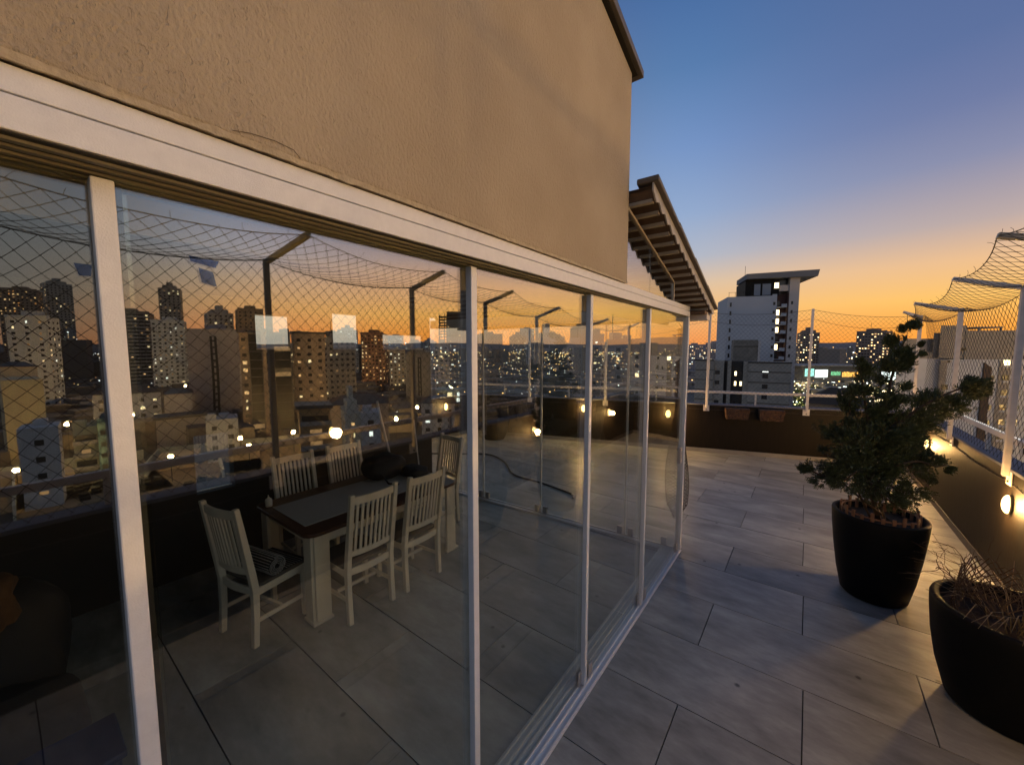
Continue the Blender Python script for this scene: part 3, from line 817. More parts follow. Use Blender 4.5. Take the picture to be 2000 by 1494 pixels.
# ------------------------------------------------------------------ dining table
TX0, TX1, TY0, TY1, TZ = -4.06, -3.01, 1.345, 2.99, .76
tb = thing('dining_table', 'long dining table with dark brown top and cream split legs', 'table', ((TX0 + TX1) / 2, (TY0 + TY1) / 2, 0))
def rounded(x0, x1, y0, y1, r, n=5):
    out = []
    for cx, cy_, a0 in ((x1 - r, y1 - r, 0), (x0 + r, y1 - r, 90), (x0 + r, y0 + r, 180), (x1 - r, y0 + r, 270)):
        for k in range(n + 1):
            a = R(a0 + 90 * k / n); out.append((cx + r * math.cos(a), cy_ + r * math.sin(a)))
    return out
MB().prism(rounded(TX0, TX1, TY0, TY1, .10), TZ - .032, TZ).build('tabletop', M['tabletop'], tb, bevel=.008)
ax0, ax1, ay0, ay1 = TX0 + .07, TX1 - .055, TY0 + .075, TY1 - .06
az0, az1 = TZ - .115, TZ - .033
for (a, b) in (((ax0, ay0), (ax1, ay0)), ((ax0, ay1), (ax1, ay1)), ((ax0, ay0), (ax0, ay1)), ((ax1, ay0), (ax1, ay1))):
    d_ = Vector((b[0] - a[0], b[1] - a[1], 0)); dn = d_.normalized(); a3, b3 = Vector((*a, (az0 + az1) / 2)) + dn * .11, Vector((*b, (az0 + az1) / 2)) - dn * .11
    MB().bar(a3, b3, .024, az1 - az0).build('apron', M['chair'], tb, bevel=.003)
for sx, lx in ((-1, ax0), (1, ax1)):
    for sy, ly in ((-1, ay0), (1, ay1)):
        lg = MB()
        lx0 = lx + sx * .035
        ly0 = ly + sy * .035
        lg.bx(lx0 - sx * .145, lx0 - sx * .022, ly0, ly0 - sy * .030, .022, az1 - .0005)
        lo = lg.build('leg', M['chair'], tb, bevel=.005)
        MB().bx(lx0, lx0 - sx * .030, ly0 - sy * .022, ly0 - sy * .145, .022, az1 - .0005).build('leg_board', M['chair'], lo, bevel=.005)
        ft = [(lx0 + sx * .012, ly0 + sy * .012), (lx0 - sx * .155, ly0 + sy * .012), (lx0 - sx * .155, ly0 - sy * .03), (lx0 - sx * .03, ly0 - sy * .155), (lx0 + sx * .012, ly0 - sy * .155)]
        MB().prism(ft, .001, .0215).build('foot', M['chair'], lo, bevel=.004)
ru = MB().prism([(-3.84, 1.43), (-3.215, 1.43), (-3.215, 2.86), (-3.84, 2.86)], TZ + .0008, TZ + .0045).build('table_runner', M['runner'], label='grey fabric runner laid along the middle of the table', cat='table runner', loc=(-3.53, 2.1, TZ))
MB().prism([(-3.84, 1.4245), (-3.209, 1.4245), (-3.209, 2.86), (-3.2145, 2.86), (-3.2145, 1.4295), (-3.84, 1.4295)], TZ + .0008, TZ + .005).build('hem', M['runner_edge'], ru)
bo = thing('squeeze_bottle', 'small white squeeze bottle standing at the near end of the table', 'bottle', (-3.905, 1.42, TZ))
MB().lathe([(0, 0), (.026, 0), (.029, .004), (.029, .06), (.025, .068), (.012, .076), (0, .076)], (-3.905, 1.42, TZ + .001), 20).build('body', M['bottle'], bo, smooth=True)
MB().lathe([(.011, .0765), (.010, .085), (.005, .088), (.003, .106), (0, .106)], (-3.905, 1.42, TZ + .001), 12).build('nozzle', M['bottle'], bo, smooth=True)

# ------------------------------------------------------------------ chairs
def make_chair():
    t = thing('dining_chair', 'cream slat back chair at the near end of the table holding a rolled striped mat', 'chair', (0, 0, 0), 0, 'cream slat back dining chairs')
    W, D, SZ, BH = .44, .42, .455, 1.085           # faces +Y, back at y=-D/2
    m = M['chair']
    def backx(z):                                  # lean of the back above the seat
        return -D / 2 - max(0, (z - SZ)) * .16 + max(0, .30 - z) * -.06
    for sx in (-1, 1):
        x = sx * (W / 2 - .022)
        lg = MB(); zs = [0.001, .22, SZ - .02, SZ + .12, .80, BH]; wd = [.040, .044, .050, .050, .044, .036]
        for (za, zb, wa, wb) in zip(zs[:-1], zs[1:], wd[:-1], wd[1:]):
            pass
        o = 0
        for z, w in zip(zs, wd):
            y = backx(z)
            lg.v += [(x - .019, y - w / 2, z), (x + .019, y - w / 2, z), (x + .019, y + w / 2, z), (x - .019, y + w / 2, z)]
        for i in range(len(zs) - 1):
            for k in range(4):
                k2 = (k + 1) % 4; lg.f.append((i * 4 + k, i * 4 + k2, (i + 1) * 4 + k2, (i + 1) * 4 + k))
        lg.f += [(3, 2, 1, 0), tuple((len(zs) - 1) * 4 + k for k in range(4))]
        lg.build('back_leg', m, t, local=True, bevel=.004)
        MB().bx(x - .019, x + .019, D / 2 - .042, D / 2 - .004, .001, SZ - .012).build('front_leg', m, t, local=True, bevel=.004)
        MB().bar((x, -D / 2 + .02, .19), (x, D / 2 - .04, .17), .018, .030).build('side_stretcher', m, t, local=True, bevel=.003)
        MB().bar((x, -D / 2 + .026, SZ - .045), (x, D / 2 - .043, SZ - .045), .020, .055).build('side_rail', m, t, local=True, bevel=.003)
    iw = W / 2 - .042
    def bow(x): return -.022 * (1 - (x / iw) ** 2)
    def curved(z, h, th, name):
        b = MB(); n = 10; y0 = backx(z)
        for i in range(n + 1):
            x = lerp(-iw, iw, i / n); y = y0 + bow(x)
            b.v += [(x, y - th / 2, z - h / 2), (x, y + th / 2, z - h / 2), (x, y + th / 2, z + h / 2), (x, y - th / 2, z + h / 2)]
        for i in range(n):
            for k in range(4):
                k2 = (k + 1) % 4; b.f.append((i * 4 + k, (i + 1) * 4 + k, (i + 1) * 4 + k2, i * 4 + k2))
        b.f += [(0, 1, 2, 3), tuple(n * 4 + k for k in (3, 2, 1, 0))]
        b.build(name, m, t, local=True, bevel=.003)
    curved(BH - .055, .062, .022, 'top_rail'); curved(SZ + .125, .045, .020, 'lower_rail'); curved(SZ - .030, .055, .020, 'seat_rail')
    for i in range(8):
        x = lerp(-iw, iw, (i + .75) / 8.5)
        za, zb = SZ + .149, BH - .087
        MB().bar((x, backx(za) + bow(x), za), (x, backx(zb) + bow(x), zb), .021, .011).build('slat', m, t, local=True)
    MB().bx(-iw, iw, D / 2 - .036, D / 2 - .014, SZ - .07, SZ - .014).build('front_rail', m, t, local=True, bevel=.003)
    MB().bx(-iw, iw, -.012, .012, .168, .194).build('cross_stretcher', m, t, local=True, bevel=.003)
    MB().prism(rounded(-W / 2 + .004, W / 2 - .004, -D / 2 + .03, D / 2 + .012, .03), SZ - .011, SZ + .014).build('seat', M['seat'], t, local=True, bevel=.008)
    return t
ch = make_chair()
spots = [((-3.41, 1.19, 0), R(13), None),
         ((-3.055, 1.77, 0), R(90), 'cream chair on the glass side of the table, nearer the rolled mat'),
         ((-3.050, 2.31, 0), R(91), 'cream chair on the glass side of the table, nearer the black bag'),
         ((-4.10, 1.86, 0), R(-90), 'cream chair on the far side of the table behind the white bottle'),
         ((-4.10, 2.45, 0), R(-88), 'cream chair on the far side of the table left of the black bag'),
         ((-3.72, 3.24, 0), R(176), 'cream chair at the far end of the table behind the black bag')]
for (loc, rz, lb) in spots:
    if lb is None: ch.location = loc; ch.rotation_euler = (0, 0, rz)
for (loc, rz, lb) in spots:
    if lb: dup(ch, loc, rz, lb)
# rolled striped mat on the near end chair
mt = thing('rolled_mat', 'dark striped mat rolled up on the near end chair', 'mat', (-3.41, 1.19, .47), R(13))
def spiral(turns, r0, r1, n):
    return [(lerp(r0, r1, i / n) * math.cos(2 * PI * turns * i / n), lerp(r0, r1, i / n) * math.sin(2 * PI * turns * i / n)) for i in range(n + 1)]
sp = spiral(4.3, .018, .068, 110)
rm = MB(); hw = .215; th = .004
cyr, czr = -.045, .072
for i in range(110):
    (ax_, az_), (bx2, bz2) = sp[i], sp[i + 1]
    fa, fb = 1 - th / math.hypot(ax_, az_), 1 - th / math.hypot(bx2, bz2)
    q = lambda xv, y_, z_, f=1: (xv, cyr + y_ * f, czr + z_ * f)
    rm.quad(q(-hw, ax_, az_), q(-hw, bx2, bz2), q(hw, bx2, bz2), q(hw, ax_, az_))
    rm.quad(q(-hw, ax_, az_, fa), q(hw, ax_, az_, fa), q(hw, bx2, bz2, fb), q(-hw, bx2, bz2, fb))
    for xv in (-hw, hw): rm.quad(q(xv, ax_, az_), q(xv, bx2, bz2), q(xv, bx2, bz2, fb), q(xv, ax_, az_, fa))
rm.build('roll', M['mat_stripe'], mt, local=True)
MB().bx(-hw + .005, hw - .005, cyr, .205, .0015, .010).build('flap', M['mat_stripe'], mt, local=True, bevel=.003)
for i in range(22):
    a = 2 * PI * i / 22; r_ = .0692
    MB().bar((-hw, cyr + r_ * math.cos(a), czr + r_ * math.sin(a)), (hw, cyr + r_ * math.cos(a), czr + r_ * math.sin(a)), .0036, .0036).build('stripe', M['runner_edge'], mt, local=True)
for i in range(7):
    y = .04 + i * .022
    MB().bx(-hw + .006, hw - .006, y - .0018, y + .0018, .0095, .0112).build('stripe', M['runner_edge'], mt, local=True)
rim = MB()
for i in range(0, 110, 2):
    (ax_, az_), (bx2, bz2) = sp[i], sp[min(i + 2, 110)]
    rim.bar((hw + .001, cyr + ax_ * .985, czr + az_ * .985), (hw + .001, cyr + bx2 * .985, czr + bz2 * .985), .0024, .0024)
rim.build('edge_binding', M['runner_edge'], mt, local=True, kind='stuff')
# black bag on the table
def blob(m, c, r, amp=.12, n=20, rows=12, freq=2.2, seed=0, flat=None):
    c = Vector(c); o = len(m.v)
    for j in range(rows + 1):
        th_ = PI * j / rows
        for i in range(n):
            a = 2 * PI * i / n
            dv = Vector((math.sin(th_) * math.cos(a), math.sin(th_) * math.sin(a), math.cos(th_)))
            # superellipsoid-ish
            dv2 = Vector([math.copysign(abs(q) ** .7, q) for q in dv])
            k = 1 + amp * noise.noise(dv * freq + Vector((seed, 0, 0)))
            p = c + Vector((dv2.x * r[0], dv2.y * r[1], dv2.z * r[2])) * k
            if flat is not None: p.z = max(p.z, flat)
            m.v.append(tuple(p))
    for j in range(rows):
        for i in range(n):
            i2 = (i + 1) % n; m.f.append((o + j * n + i, o + (j + 1) * n + i, o + (j + 1) * n + i2, o + j * n + i2))
    return m
bg = thing('backpack', 'black fabric bag slumped on the far end of the table', 'bag', (-3.72, 2.66, TZ))
blob(MB(), (-3.78, 2.56, TZ + .125), (.18, .23, .13), .18, 28, 16, 2.4, 3, TZ + .006).build('body', M['bag'], bg, smooth=True)
blob(MB(), (-3.55, 2.80, TZ + .055), (.17, .13, .055), .2, 24, 12, 2.6, 8, TZ + .006).build('front_pocket', M['bag'], bg, smooth=True)
MB().tube([(-3.70, 2.42, TZ + .17), (-3.62, 2.42, TZ + .10), (-3.52, 2.44, TZ + .012), (-3.42, 2.50, TZ + .010)], .010, 6).build('strap', M['bag'], bg)

# ------------------------------------------------------------------ dark clutter at the left
pl = thing('covered_armchair', 'dark covered armchair with a brown blanket bundle at the left photo edge', 'armchair', (-2.75, -.25, 0))
blob(MB(), (-2.85, -.25, .30), (.42, .42, .30), .12, 28, 16, 1.8, 1, .004).build('seat', M['bag'], pl, smooth=True)
blob(MB(), (-3.15, -.25, .66), (.16, .40, .38), .14, 28, 16, 1.8, 5, .004).build('backrest', M['bag'], pl, smooth=True)
blob(MB(), (-2.95, -.18, 1.02), (.20, .16, .13), .25, 26, 14, 2.2, 9).build('blanket', M['brown_hide'], pl, smooth=True)
bb = thing('storage_bin', 'dark blue plastic bin in front of the covered armchair', 'bin', (-2.30, .03, 0))
MB().bx(-2.44, -2.18, -.05, .20, .001, .52).build('body', M['blue_plastic'], bb, bevel=.02)
MB().bx(-2.455, -2.165, -.065, .215, .5205, .55).build('lid', M['blue_plastic'], bb, bevel=.008)
rc = thing('fuel_can', 'red plastic can with a pale handle at the left photo edge', 'can', (-2.05, -.12, 0))
MB().bx(-2.16, -1.95, -.26, -.02, .001, .30).build('body', M['red_plastic'], rc, bevel=.03)
MB().tube([(-2.05, -.22, .30), (-2.05, -.22, .40), (-2.05, -.17, .44), (-2.05, -.09, .44), (-2.05, -.05, .40), (-2.05, -.05, .30)], .018, 8).build('handle', M['bottle'], rc, smooth=True)

# ------------------------------------------------------------------ beyond the end wall: hose, pot, poles
def smooth_path(pts, n=10):
    pts = [Vector(p) for p in pts]; out = []
    for i in range(len(pts) - 1):
        p0, p1, p2, p3 = pts[max(i - 1, 0)], pts[i], pts[i + 1], pts[min(i + 2, len(pts) - 1)]
        for k in range(n):
            t = k / n
            out.append(.5 * ((2 * p1) + (p2 - p0) * t + (2 * p0 - 5 * p1 + 4 * p2 - p3) * t * t + (3 * p1 - p0 - 3 * p2 + p3) * t ** 3))
    out.append(pts[-1]); return out
ho = thing('garden_hose', 'black garden hose curving over the tiles beyond the end wall', 'hose', (-4.2, 5.5, 0))
MB().tube(smooth_path([(-6.4, 5.3, .016), (-5.75, 5.78, .016), (-5.25, 6.08, .016), (-4.65, 5.86, .016), (-4.05, 5.36, .016), (-3.42, 5.28, .016), (-2.92, 5.18, .016), (-2.76, 5.13, .016)]), .014, 8).build('tube', M['hose'], ho, smooth=True)
MB().tube([(-2.76, 5.13, .016), (-2.70, 5.08, .018), (-2.68, 5.00, .018)], .018, 8).build('nozzle', M['steel'], ho)
po = thing('planter', 'low black pot standing by the far parapet beyond the glass room', 'planter', (-6.15, 7.35, 0))
MB().lathe([(0, .001), (.24, .001), (.30, .10), (.36, .40), (.37, .52), (.34, .52), (.33, .47), (0, .47)], (-6.15, 7.35, 0), 32).build('pot', M['pot'], po, smooth=True)
MB().lathe([(0, .476), (.32, .476)], (-6.15, 7.35, 0), 24).build('soil', M['soil'], po)
for k, (a, b, lb) in enumerate([((-4.45, 3.30, .002), (-4.69, 3.10, 1.50), 'white pole leaning on the side wall left of the far chair'), ((-4.40, 3.62, .002), (-4.69, 3.72, 1.15), 'shorter thin pole leaning on the side wall by the end glass')]):
    MB().tube([a, b], .016 if k == 0 else .010, 8).build('leaning_pole', M['white_steel'], label=lb, cat='pole', loc=a)

# ------------------------------------------------------------------ planter with conifer
P1 = Vector((.56, 4.66, 0))
p1 = thing('planter', 'tall tapering black planter holding the conifer', 'planter', P1)
prof = [(0, .001), (.215, .001), (.232, .02), (.268, .20), (.298, .42), (.318, .62), (.326, .74), (.322, .752), (.300, .752), (.292, .74), (.285, .69), (0, .69)]
MB().lathe(prof, P1, 48).build('pot', M['pot'], p1, smooth=True)
MB().lathe([(0, .70), (.284, .695)], P1, 32).build('soil', M['soil'], p1)
ed = thing('picket_edging', 'brown wooden picket edging set inside the conifer planter', 'edging', P1 + Vector((0, 0, .70)))
for i in range(24):
    a = 2 * PI * i / 24; rr = .262; h = .10 + .02 * math.sin(i * 2.3)
    MB().box((P1.x + rr * math.cos(a), P1.y + rr * math.sin(a), .698 + h / 2), (.010, .024, h), rz=a).build('picket', M['picket'], ed)
MB().tube([(P1.x + .255 * math.cos(2 * PI * i / 36), P1.y + .255 * math.sin(2 * PI * i / 36), .765) for i in range(37)], .008, 5).build('picket_rail', M['picket'], ed)

# camera-facing frame used only to lay the branches out in real metres around the trunk
right = Vector((math.cos(YAW), math.sin(YAW), 0)); fwd = Vector((-math.sin(YAW), math.cos(YAW), 0))
def tp(px, py, depth=0.0):
    """point near the conifer: px,py measured on the photo, depth metres behind the trunk"""
    c = P1 + fwd * depth; dist = (c - Vector((0, 0, 0))).dot(fwd)
    k = dist / 762.0
    return Vector((0, 0, CAMH)) + fwd * dist + right * ((px - 1000) * k) + Vector((0, 0, 1)) * (-(py - 683) * k)
cf = thing('conifer', 'dark green conifer with a bare leader and one long arm to the right', 'tree', P1 + Vector((0, 0, .70)))
tr = MB()
B0 = P1 + Vector((0, 0, .69))
branches = []   # (list of points, clump radius start, end)
def br(pts, r0, r1, leaf=True, lr=(.08, .05), dens=1.0):
    tr.tube(smooth_path(pts, 6), [lerp(r0, r1, i / (6 * (len(pts) - 1))) for i in range(6 * (len(pts) - 1) + 1)], 6)
    if leaf: branches.append((smooth_path(pts, 6), lr, dens))
trunk_pts = [B0, tp(1712, 930), tp(1706, 860), tp(1712, 800), tp(1738, 790), tp(1742, 745, .02), tp(1752, 700, .02), tp(1766, 655, .02)]
br(trunk_pts, .024, .005, False)
def foliage_on(pts, lr, dens=1.0): branches.append((smooth_path(pts, 6), lr, dens))
foliage_on([tp(1741, 758), tp(1748, 722), tp(1752, 700), tp(1764, 662), tp(1768, 648)], (.10, .04), 2.8)
br([tp(1750, 715), tp(1772, 695), tp(1796, 682)], .006, .003, True, (.05, .022))
br([tp(1709, 850), tp(1696, 790, -.05), tp(1686, 745, -.05), tp(1678, 716, -.05)], .014, .004, True, (.11, .035), 1.3)
br([tp(1708, 860), tp(1728, 800, .05), tp(1748, 770, .05), tp(1756, 780, .05)], .012, .004, True, (.09, .04), 1.0)
br([tp(1706, 870), tp(1760, 830, -.1), tp(1815, 790, -.12), tp(1862, 766, -.12), tp(1905, 752, -.12), tp(1926, 748, -.12)], .016, .004, True, (.145, .04), 2.3)
br([tp(1708, 880), tp(1770, 850, .12), tp(1820, 815, .15), tp(1850, 800, .15)], .010, .004, True, (.12, .06), 1.6)
br([tp(1708, 860), tp(1675, 830, .05), tp(1665, 790, .08), tp(1672, 760, .08)], .012, .004, True, (.10, .05), 1.1)
br([tp(1710, 890), tp(1680, 870, -.12), tp(1660, 850, -.15), tp(1650, 820, -.15)], .012, .004, True, (.11, .06), 1.2)
br([tp(1710, 930), tp(1668, 925, -.1), tp(1630, 935, -.14), tp(1602, 925, -.16), tp(1586, 908, -.16)], .014, .004, True, (.10, .04), 1.2)
br([tp(1710, 925), tp(1660, 905, .1), tp(1625, 890, .12)], .010, .004, True, (.09, .05), 1.0)
br([tp(1712, 935), tp(1760, 915, -.15), tp(1810, 905, -.2), tp(1845, 915, -.2), tp(1866, 912, -.2)], .014, .004, True, (.11, .04), 1.2)
br([tp(1712, 945), tp(1750, 950, -.2), tp(1790, 975, -.25), tp(1815, 985, -.25)], .012, .004, True, (.11, .06), 1.2)
br([tp(1712, 945), tp(1720, 950, -.25), tp(1745, 975, -.30), tp(1770, 992, -.30)], .012, .004, True, (.10, .06), 1.1)
br([tp(1712, 900), tp(1700, 880, -.25), tp(1690, 860, -.28)], .012, .004, True, (.13, .09), 1.2)
br([tp(1712, 880), tp(1735, 850, -.22), tp(1752, 840, -.25)], .012, .004, True, (.13, .09), 1.1)
br([tp(1712, 900), tp(1745, 880, .2), tp(1790, 870, .25)], .012, .004, True, (.13, .08), 1.0)
br([tp(1712, 920), tp(1690, 925, -.28), tp(1665, 945, -.30)], .010, .004, True, (.10, .06), 1.0)
br([tp(1712, 950), tp(1730, 930, .25), tp(1770, 935, .3)], .010, .004, True, (.11, .07), 1.0)
for a in ((1690, 985), (1660, 975), (1730, 985)):
    br([B0 + Vector((random.uniform(-.1, .1), random.uniform(-.1, .1), 0)), tp(a[0], a[1] - 30), tp(a[0] - 6, a[1] - 75)], .010, .005, False)
tr.build('trunk', M['bark'], cf, smooth=True)
lf = MB()
def spray(c, dirv, L):
    """a flat spray: a short stem with scale-leaf blades on both sides"""
    dirv = dirv.normalized(); s = dirv.cross(Vector((random.uniform(-1, 1), random.uniform(-1, 1), random.uniform(-.3, 1))))
    if s.length < 1e-3: return
    s.normalize()
    n = 4
    for k in range(n):
        p = c + dirv * (L * (k / n)); l = L * .62 * (1 - .5 * k / n)
        for sg in (-1, 1):
            dd = (dirv * .75 + s * sg * .75 + Vector((random.uniform(-.25, .25), random.uniform(-.25, .25), random.uniform(-.2, .3)))).normalized()
            w = dd.cross(Vector((random.random(), random.random(), random.random()))).normalized() * (L * .078)
            lf.v += [tuple(p - w * .6), tuple(p + w * .6), tuple(p + dd * l * .6 + w), tuple(p + dd * l), tuple(p + dd * l * .6 - w)]
            o = len(lf.v) - 5; lf.f.append((o, o + 1, o + 2, o + 3, o + 4))
for pts, lr, dens in branches:
    n = len(pts)
    L = sum((pts[i + 1] - pts[i]).length for i in range(n - 1))
    cnt = int(L / .0024 * dens * 1.15)
    # clumps along the branch
    ncl = max(4, int(L / .045)); clumps = []
    for q in range(ncl):
        f = (q + random.random()) / ncl; f = max(.10, f)
        i = min(n - 2, int(f * (n - 1))); p = lerp(pts[i], pts[i + 1], f * (n - 1) - i)
        rad = lerp(lr[0], lr[1], f) * 1.32
        off = Vector((random.gauss(0, 1), random.gauss(0, 1), random.gauss(.15, .9))) * rad * .55
        clumps.append((p + off, rad * random.uniform(.35, .7), (pts[i + 1] - pts[i]).normalized(), p))
    for q in range(cnt * 2):
        c, rad, dr, ax_ = random.choice(clumps)
        o = Vector((random.gauss(0, 1), random.gauss(0, 1), random.gauss(0, 1))) * rad * .5
        outw = (c + o - ax_); outw = outw.normalized() if outw.length > 1e-4 else dr
        spray(c + o, outw * .8 + dr * .6 + Vector((0, 0, .25)), random.uniform(.024, .050))
lf.build('foliage', M['leaf'], cf, kind='stuff')

# ------------------------------------------------------------------ second planter with bare shrub
P2 = Vector((1.075, 3.585, 0))
p2 = thing('planter', 'wide black planter cut off by the right photo edge holding the bare shrub', 'planter', P2)
prof2 = [(0, .001), (.255, .001), (.275, .02), (.325, .20), (.355, .38), (.368, .54), (.372, .615), (.366, .630), (.335, .630), (.326, .618), (.315, .56), (0, .56)]
MB().lathe(prof2, P2, 48).build('pot', M['pot'], p2, smooth=True)
MB().lathe([(0, .57), (.314, .565)], P2, 32).build('soil', M['soil'], p2)
dsr = thing('bare_shrub', 'bare twiggy shrub with dry grass blades in the wide planter', 'shrub', P2 + Vector((0, 0, .565)))
tw = MB()
rs = random.Random(5)
def twig(p, dv, L, r, depth):
    pts = [p]; d_ = dv.normalized()
    for k in range(4):
        d_ = (d_ + Vector((rs.gauss(0, .28), rs.gauss(0, .28), rs.gauss(.02, .22)))).normalized()
        pts.append(pts[-1] + d_ * L / 4)
    tw.tube(pts, [r, r * .9, r * .75, r * .6, r * .4], 4)
    if depth > 0:
        for k in range(rs.randint(3, 4)):
            i = rs.randint(1, 4)
            nd = (d_ + Vector((rs.gauss(0, .8), rs.gauss(0, .8), rs.gauss(.1, .5)))).normalized()
            twig(pts[i], nd, L * rs.uniform(.45, .75), r * .55, depth - 1)
for k in range(7):
    a = rs.uniform(0, 2 * PI)
    twig(P2 + Vector((.10 * math.cos(a), .10 * math.sin(a), .565)), Vector((math.cos(a) * .7, math.sin(a) * .7, 1)), rs.uniform(.20, .32), .0075, 3)
tw.build('twigs', M['twig'], dsr)
gr = MB()
for k in range(70):
    a = rs.uniform(0, 2 * PI); rr = rs.uniform(.05, .26); p = P2 + Vector((rr * math.cos(a), rr * math.sin(a), .566))
    dv = Vector((math.cos(a + rs.gauss(0, .5)), math.sin(a + rs.gauss(0, .5)), 0)); L = rs.uniform(.18, .42); w = Vector((-dv.y, dv.x, 0)) * .0025
    pts = [p, p + dv * L * .25 + Vector((0, 0, L * .4)), p + dv * L * .6 + Vector((0, 0, L * .52)), p + dv * L + Vector((0, 0, L * .42))]
    o = len(gr.v)
    for q, ww in zip(pts, (1, 1, .8, .2)):
        gr.v += [tuple(q - w * ww), tuple(q + w * ww)]
    for i in range(3): gr.f.append((o + 2 * i, o + 2 * i + 1, o + 2 * i + 3, o + 2 * i + 2))
gr.build('dry_blades', M['straw'], dsr, kind='stuff')
# wire guard in the planter
wg = thing('wire_guard', 'bent dark wire mesh guard standing in the wide planter', 'wire mesh', P2 + Vector((-.2, .1, .566)))
def P_w(u, v):
    a = R(75 + 120 * u); z = .56 + .30 * v * (1 - .55 * abs(u - .4)); rr = .275 - .03 * v
    return P2 * 1 + Vector((rr * math.cos(a), rr * math.sin(a), z + .012 * math.sin(u * 30)))
net('w', '', P_w, 28, 12, .05, .0028, M['twig'], False).build('mesh', M['twig'], wg, kind='stuff')

# ------------------------------------------------------------------ small terrace things
gt = thing('drain_grate', 'slotted drain grate in the tiles between the two planters', 'drain', (1.14, 4.98, .002))
for i in range(6):
    MB().box((1.14, 4.92 + i * .026, .0025), (.20, .008, .003)).build('slot', M['gap'], gt)
blob(MB(), (1.03, 6.35, .10), (.16, .13, .10), .3, 20, 10, 2.5, 4, .003).build('blue_sack', mat('blue_sack', (.03, .12, .25), .7, var=.3), smooth=True, label='crumpled blue sack on the floor behind the conifer', cat='sack', loc=(1.03, 6.35, 0))
for k, (xc, lb) in enumerate([(-1.14, 'left coir basket planter hung on the far parapet'), (-.56, 'right coir basket planter hung on the far parapet')]):
    yb = back_y(xc) - .115; t = thing('hanging_planter', lb, 'planter', (xc, yb, .82), group='coir baskets on the far parapet')
    ang = math.atan(.30)
    m = MB()
    nx, ny, nz = 14, 5, 8
    Mr = Matrix.Rotation(ang, 3, 'Z')
    vv = {}
    def vtx(i, j, l):
        key = (i, j, l)
        if key not in vv:
            f = 1 - .12 * (1 - l / nz)
            p = Vector((lerp(-.22, .22, i / nx) * f, lerp(-.09, .09, j / ny) * f, lerp(-.11, .11, l / nz)))
            p += Vector((noise.noise(p * 30), noise.noise(p * 30 + Vector((5, 0, 0))), noise.noise(p * 30 + Vector((0, 9, 0))))) * .012
            p = Mr @ p; m.v.append((xc + p.x, yb + p.y, .885 + p.z)); vv[key] = len(m.v) - 1
        return vv[key]
    for i in range(nx):
        for l in range(nz):
            m.f += [(vtx(i, 0, l), vtx(i + 1, 0, l), vtx(i + 1, 0, l + 1), vtx(i, 0, l + 1)), (vtx(i, ny, l), vtx(i, ny, l + 1), vtx(i + 1, ny, l + 1), vtx(i + 1, ny, l))]
        for j in range(ny):
            m.f += [(vtx(i, j, 0), vtx(i, j + 1, 0), vtx(i + 1, j + 1, 0), vtx(i + 1, j, 0)), (vtx(i, j, nz), vtx(i + 1, j, nz), vtx(i + 1, j + 1, nz), vtx(i, j + 1, nz))]
    for j in range(ny):
        for l in range(nz):
            m.f += [(vtx(0, j, l), vtx(0, j, l + 1), vtx(0, j + 1, l + 1), vtx(0, j + 1, l)), (vtx(nx, j, l), vtx(nx, j + 1, l), vtx(nx, j + 1, l + 1), vtx(nx, j, l + 1))]
    m.build('basket', M['coir'], t)
    for sx in (-.16, .16):
        c = Mr @ Vector((sx, .05, .12))
        MB().tube([(xc + c.x, yb + c.y, .99), (xc + c.x, back_y(xc + c.x) + .02, 1.058)], .004, 5).build('hanger', M['gap'], t)

# ================================================================== the city
GZ = -33.0
ground = MB()
ng = 72
rings = [0, 60, 200, 700, 2500, 9000, 20000]
o = len(ground.v); ground.v.append((0, 0, GZ))
for r_ in rings[1:]:
    for k in range(ng): ground.v.append((r_ * math.cos(2 * PI * k / ng), r_ * math.sin(2 * PI * k / ng), GZ))
for k in range(ng): ground.f.append((0, 1 + k, 1 + (k + 1) % ng))
for q in range(len(rings) - 2):
    for k in range(ng):
        a = 1 + q * ng + k; b = 1 + q * ng + (k + 1) % ng; ground.f.append((a, a + ng, b + ng, b))
ground.build('ground', mat('city_ground', (.055, .050, .045), .9, var=.4, scale=.02), kind='structure')
hl_ = MB(); nh = 260
for ring, (rad, h0, amp, sd) in enumerate([(5200, 70, 70, 1), (7600, 150, 110, 5)]):
    o = len(hl_.v)
    for k in range(nh):
        a = 2 * PI * k / nh
        h = h0 + amp * noise.noise(Vector((math.cos(a) * 2.2, math.sin(a) * 2.2, sd))) + amp * .45 * noise.noise(Vector((math.cos(a) * 9, math.sin(a) * 9, sd))) + amp * .12 * noise.noise(Vector((math.cos(a) * 40, math.sin(a) * 40, sd)))
        for (rr, z) in ((rad, GZ - 1), (rad + 500, GZ + h * .55), (rad + 1100, GZ + h), (rad + 2600, GZ - 1)):
            hl_.v.append((rr * math.cos(a), rr * math.sin(a), z))
    for k in range(nh):
        k2 = (k + 1) % nh
        for q in range(3):
            hl_.f.append((o + k * 4 + q, o + k2 * 4 + q, o + k2 * 4 + q + 1, o + k * 4 + q + 1))
hl_.build('hills', mat('hill_scrub', (.13, .105, .10), .95, var=.25, scale=.004), kind='structure', smooth=True)

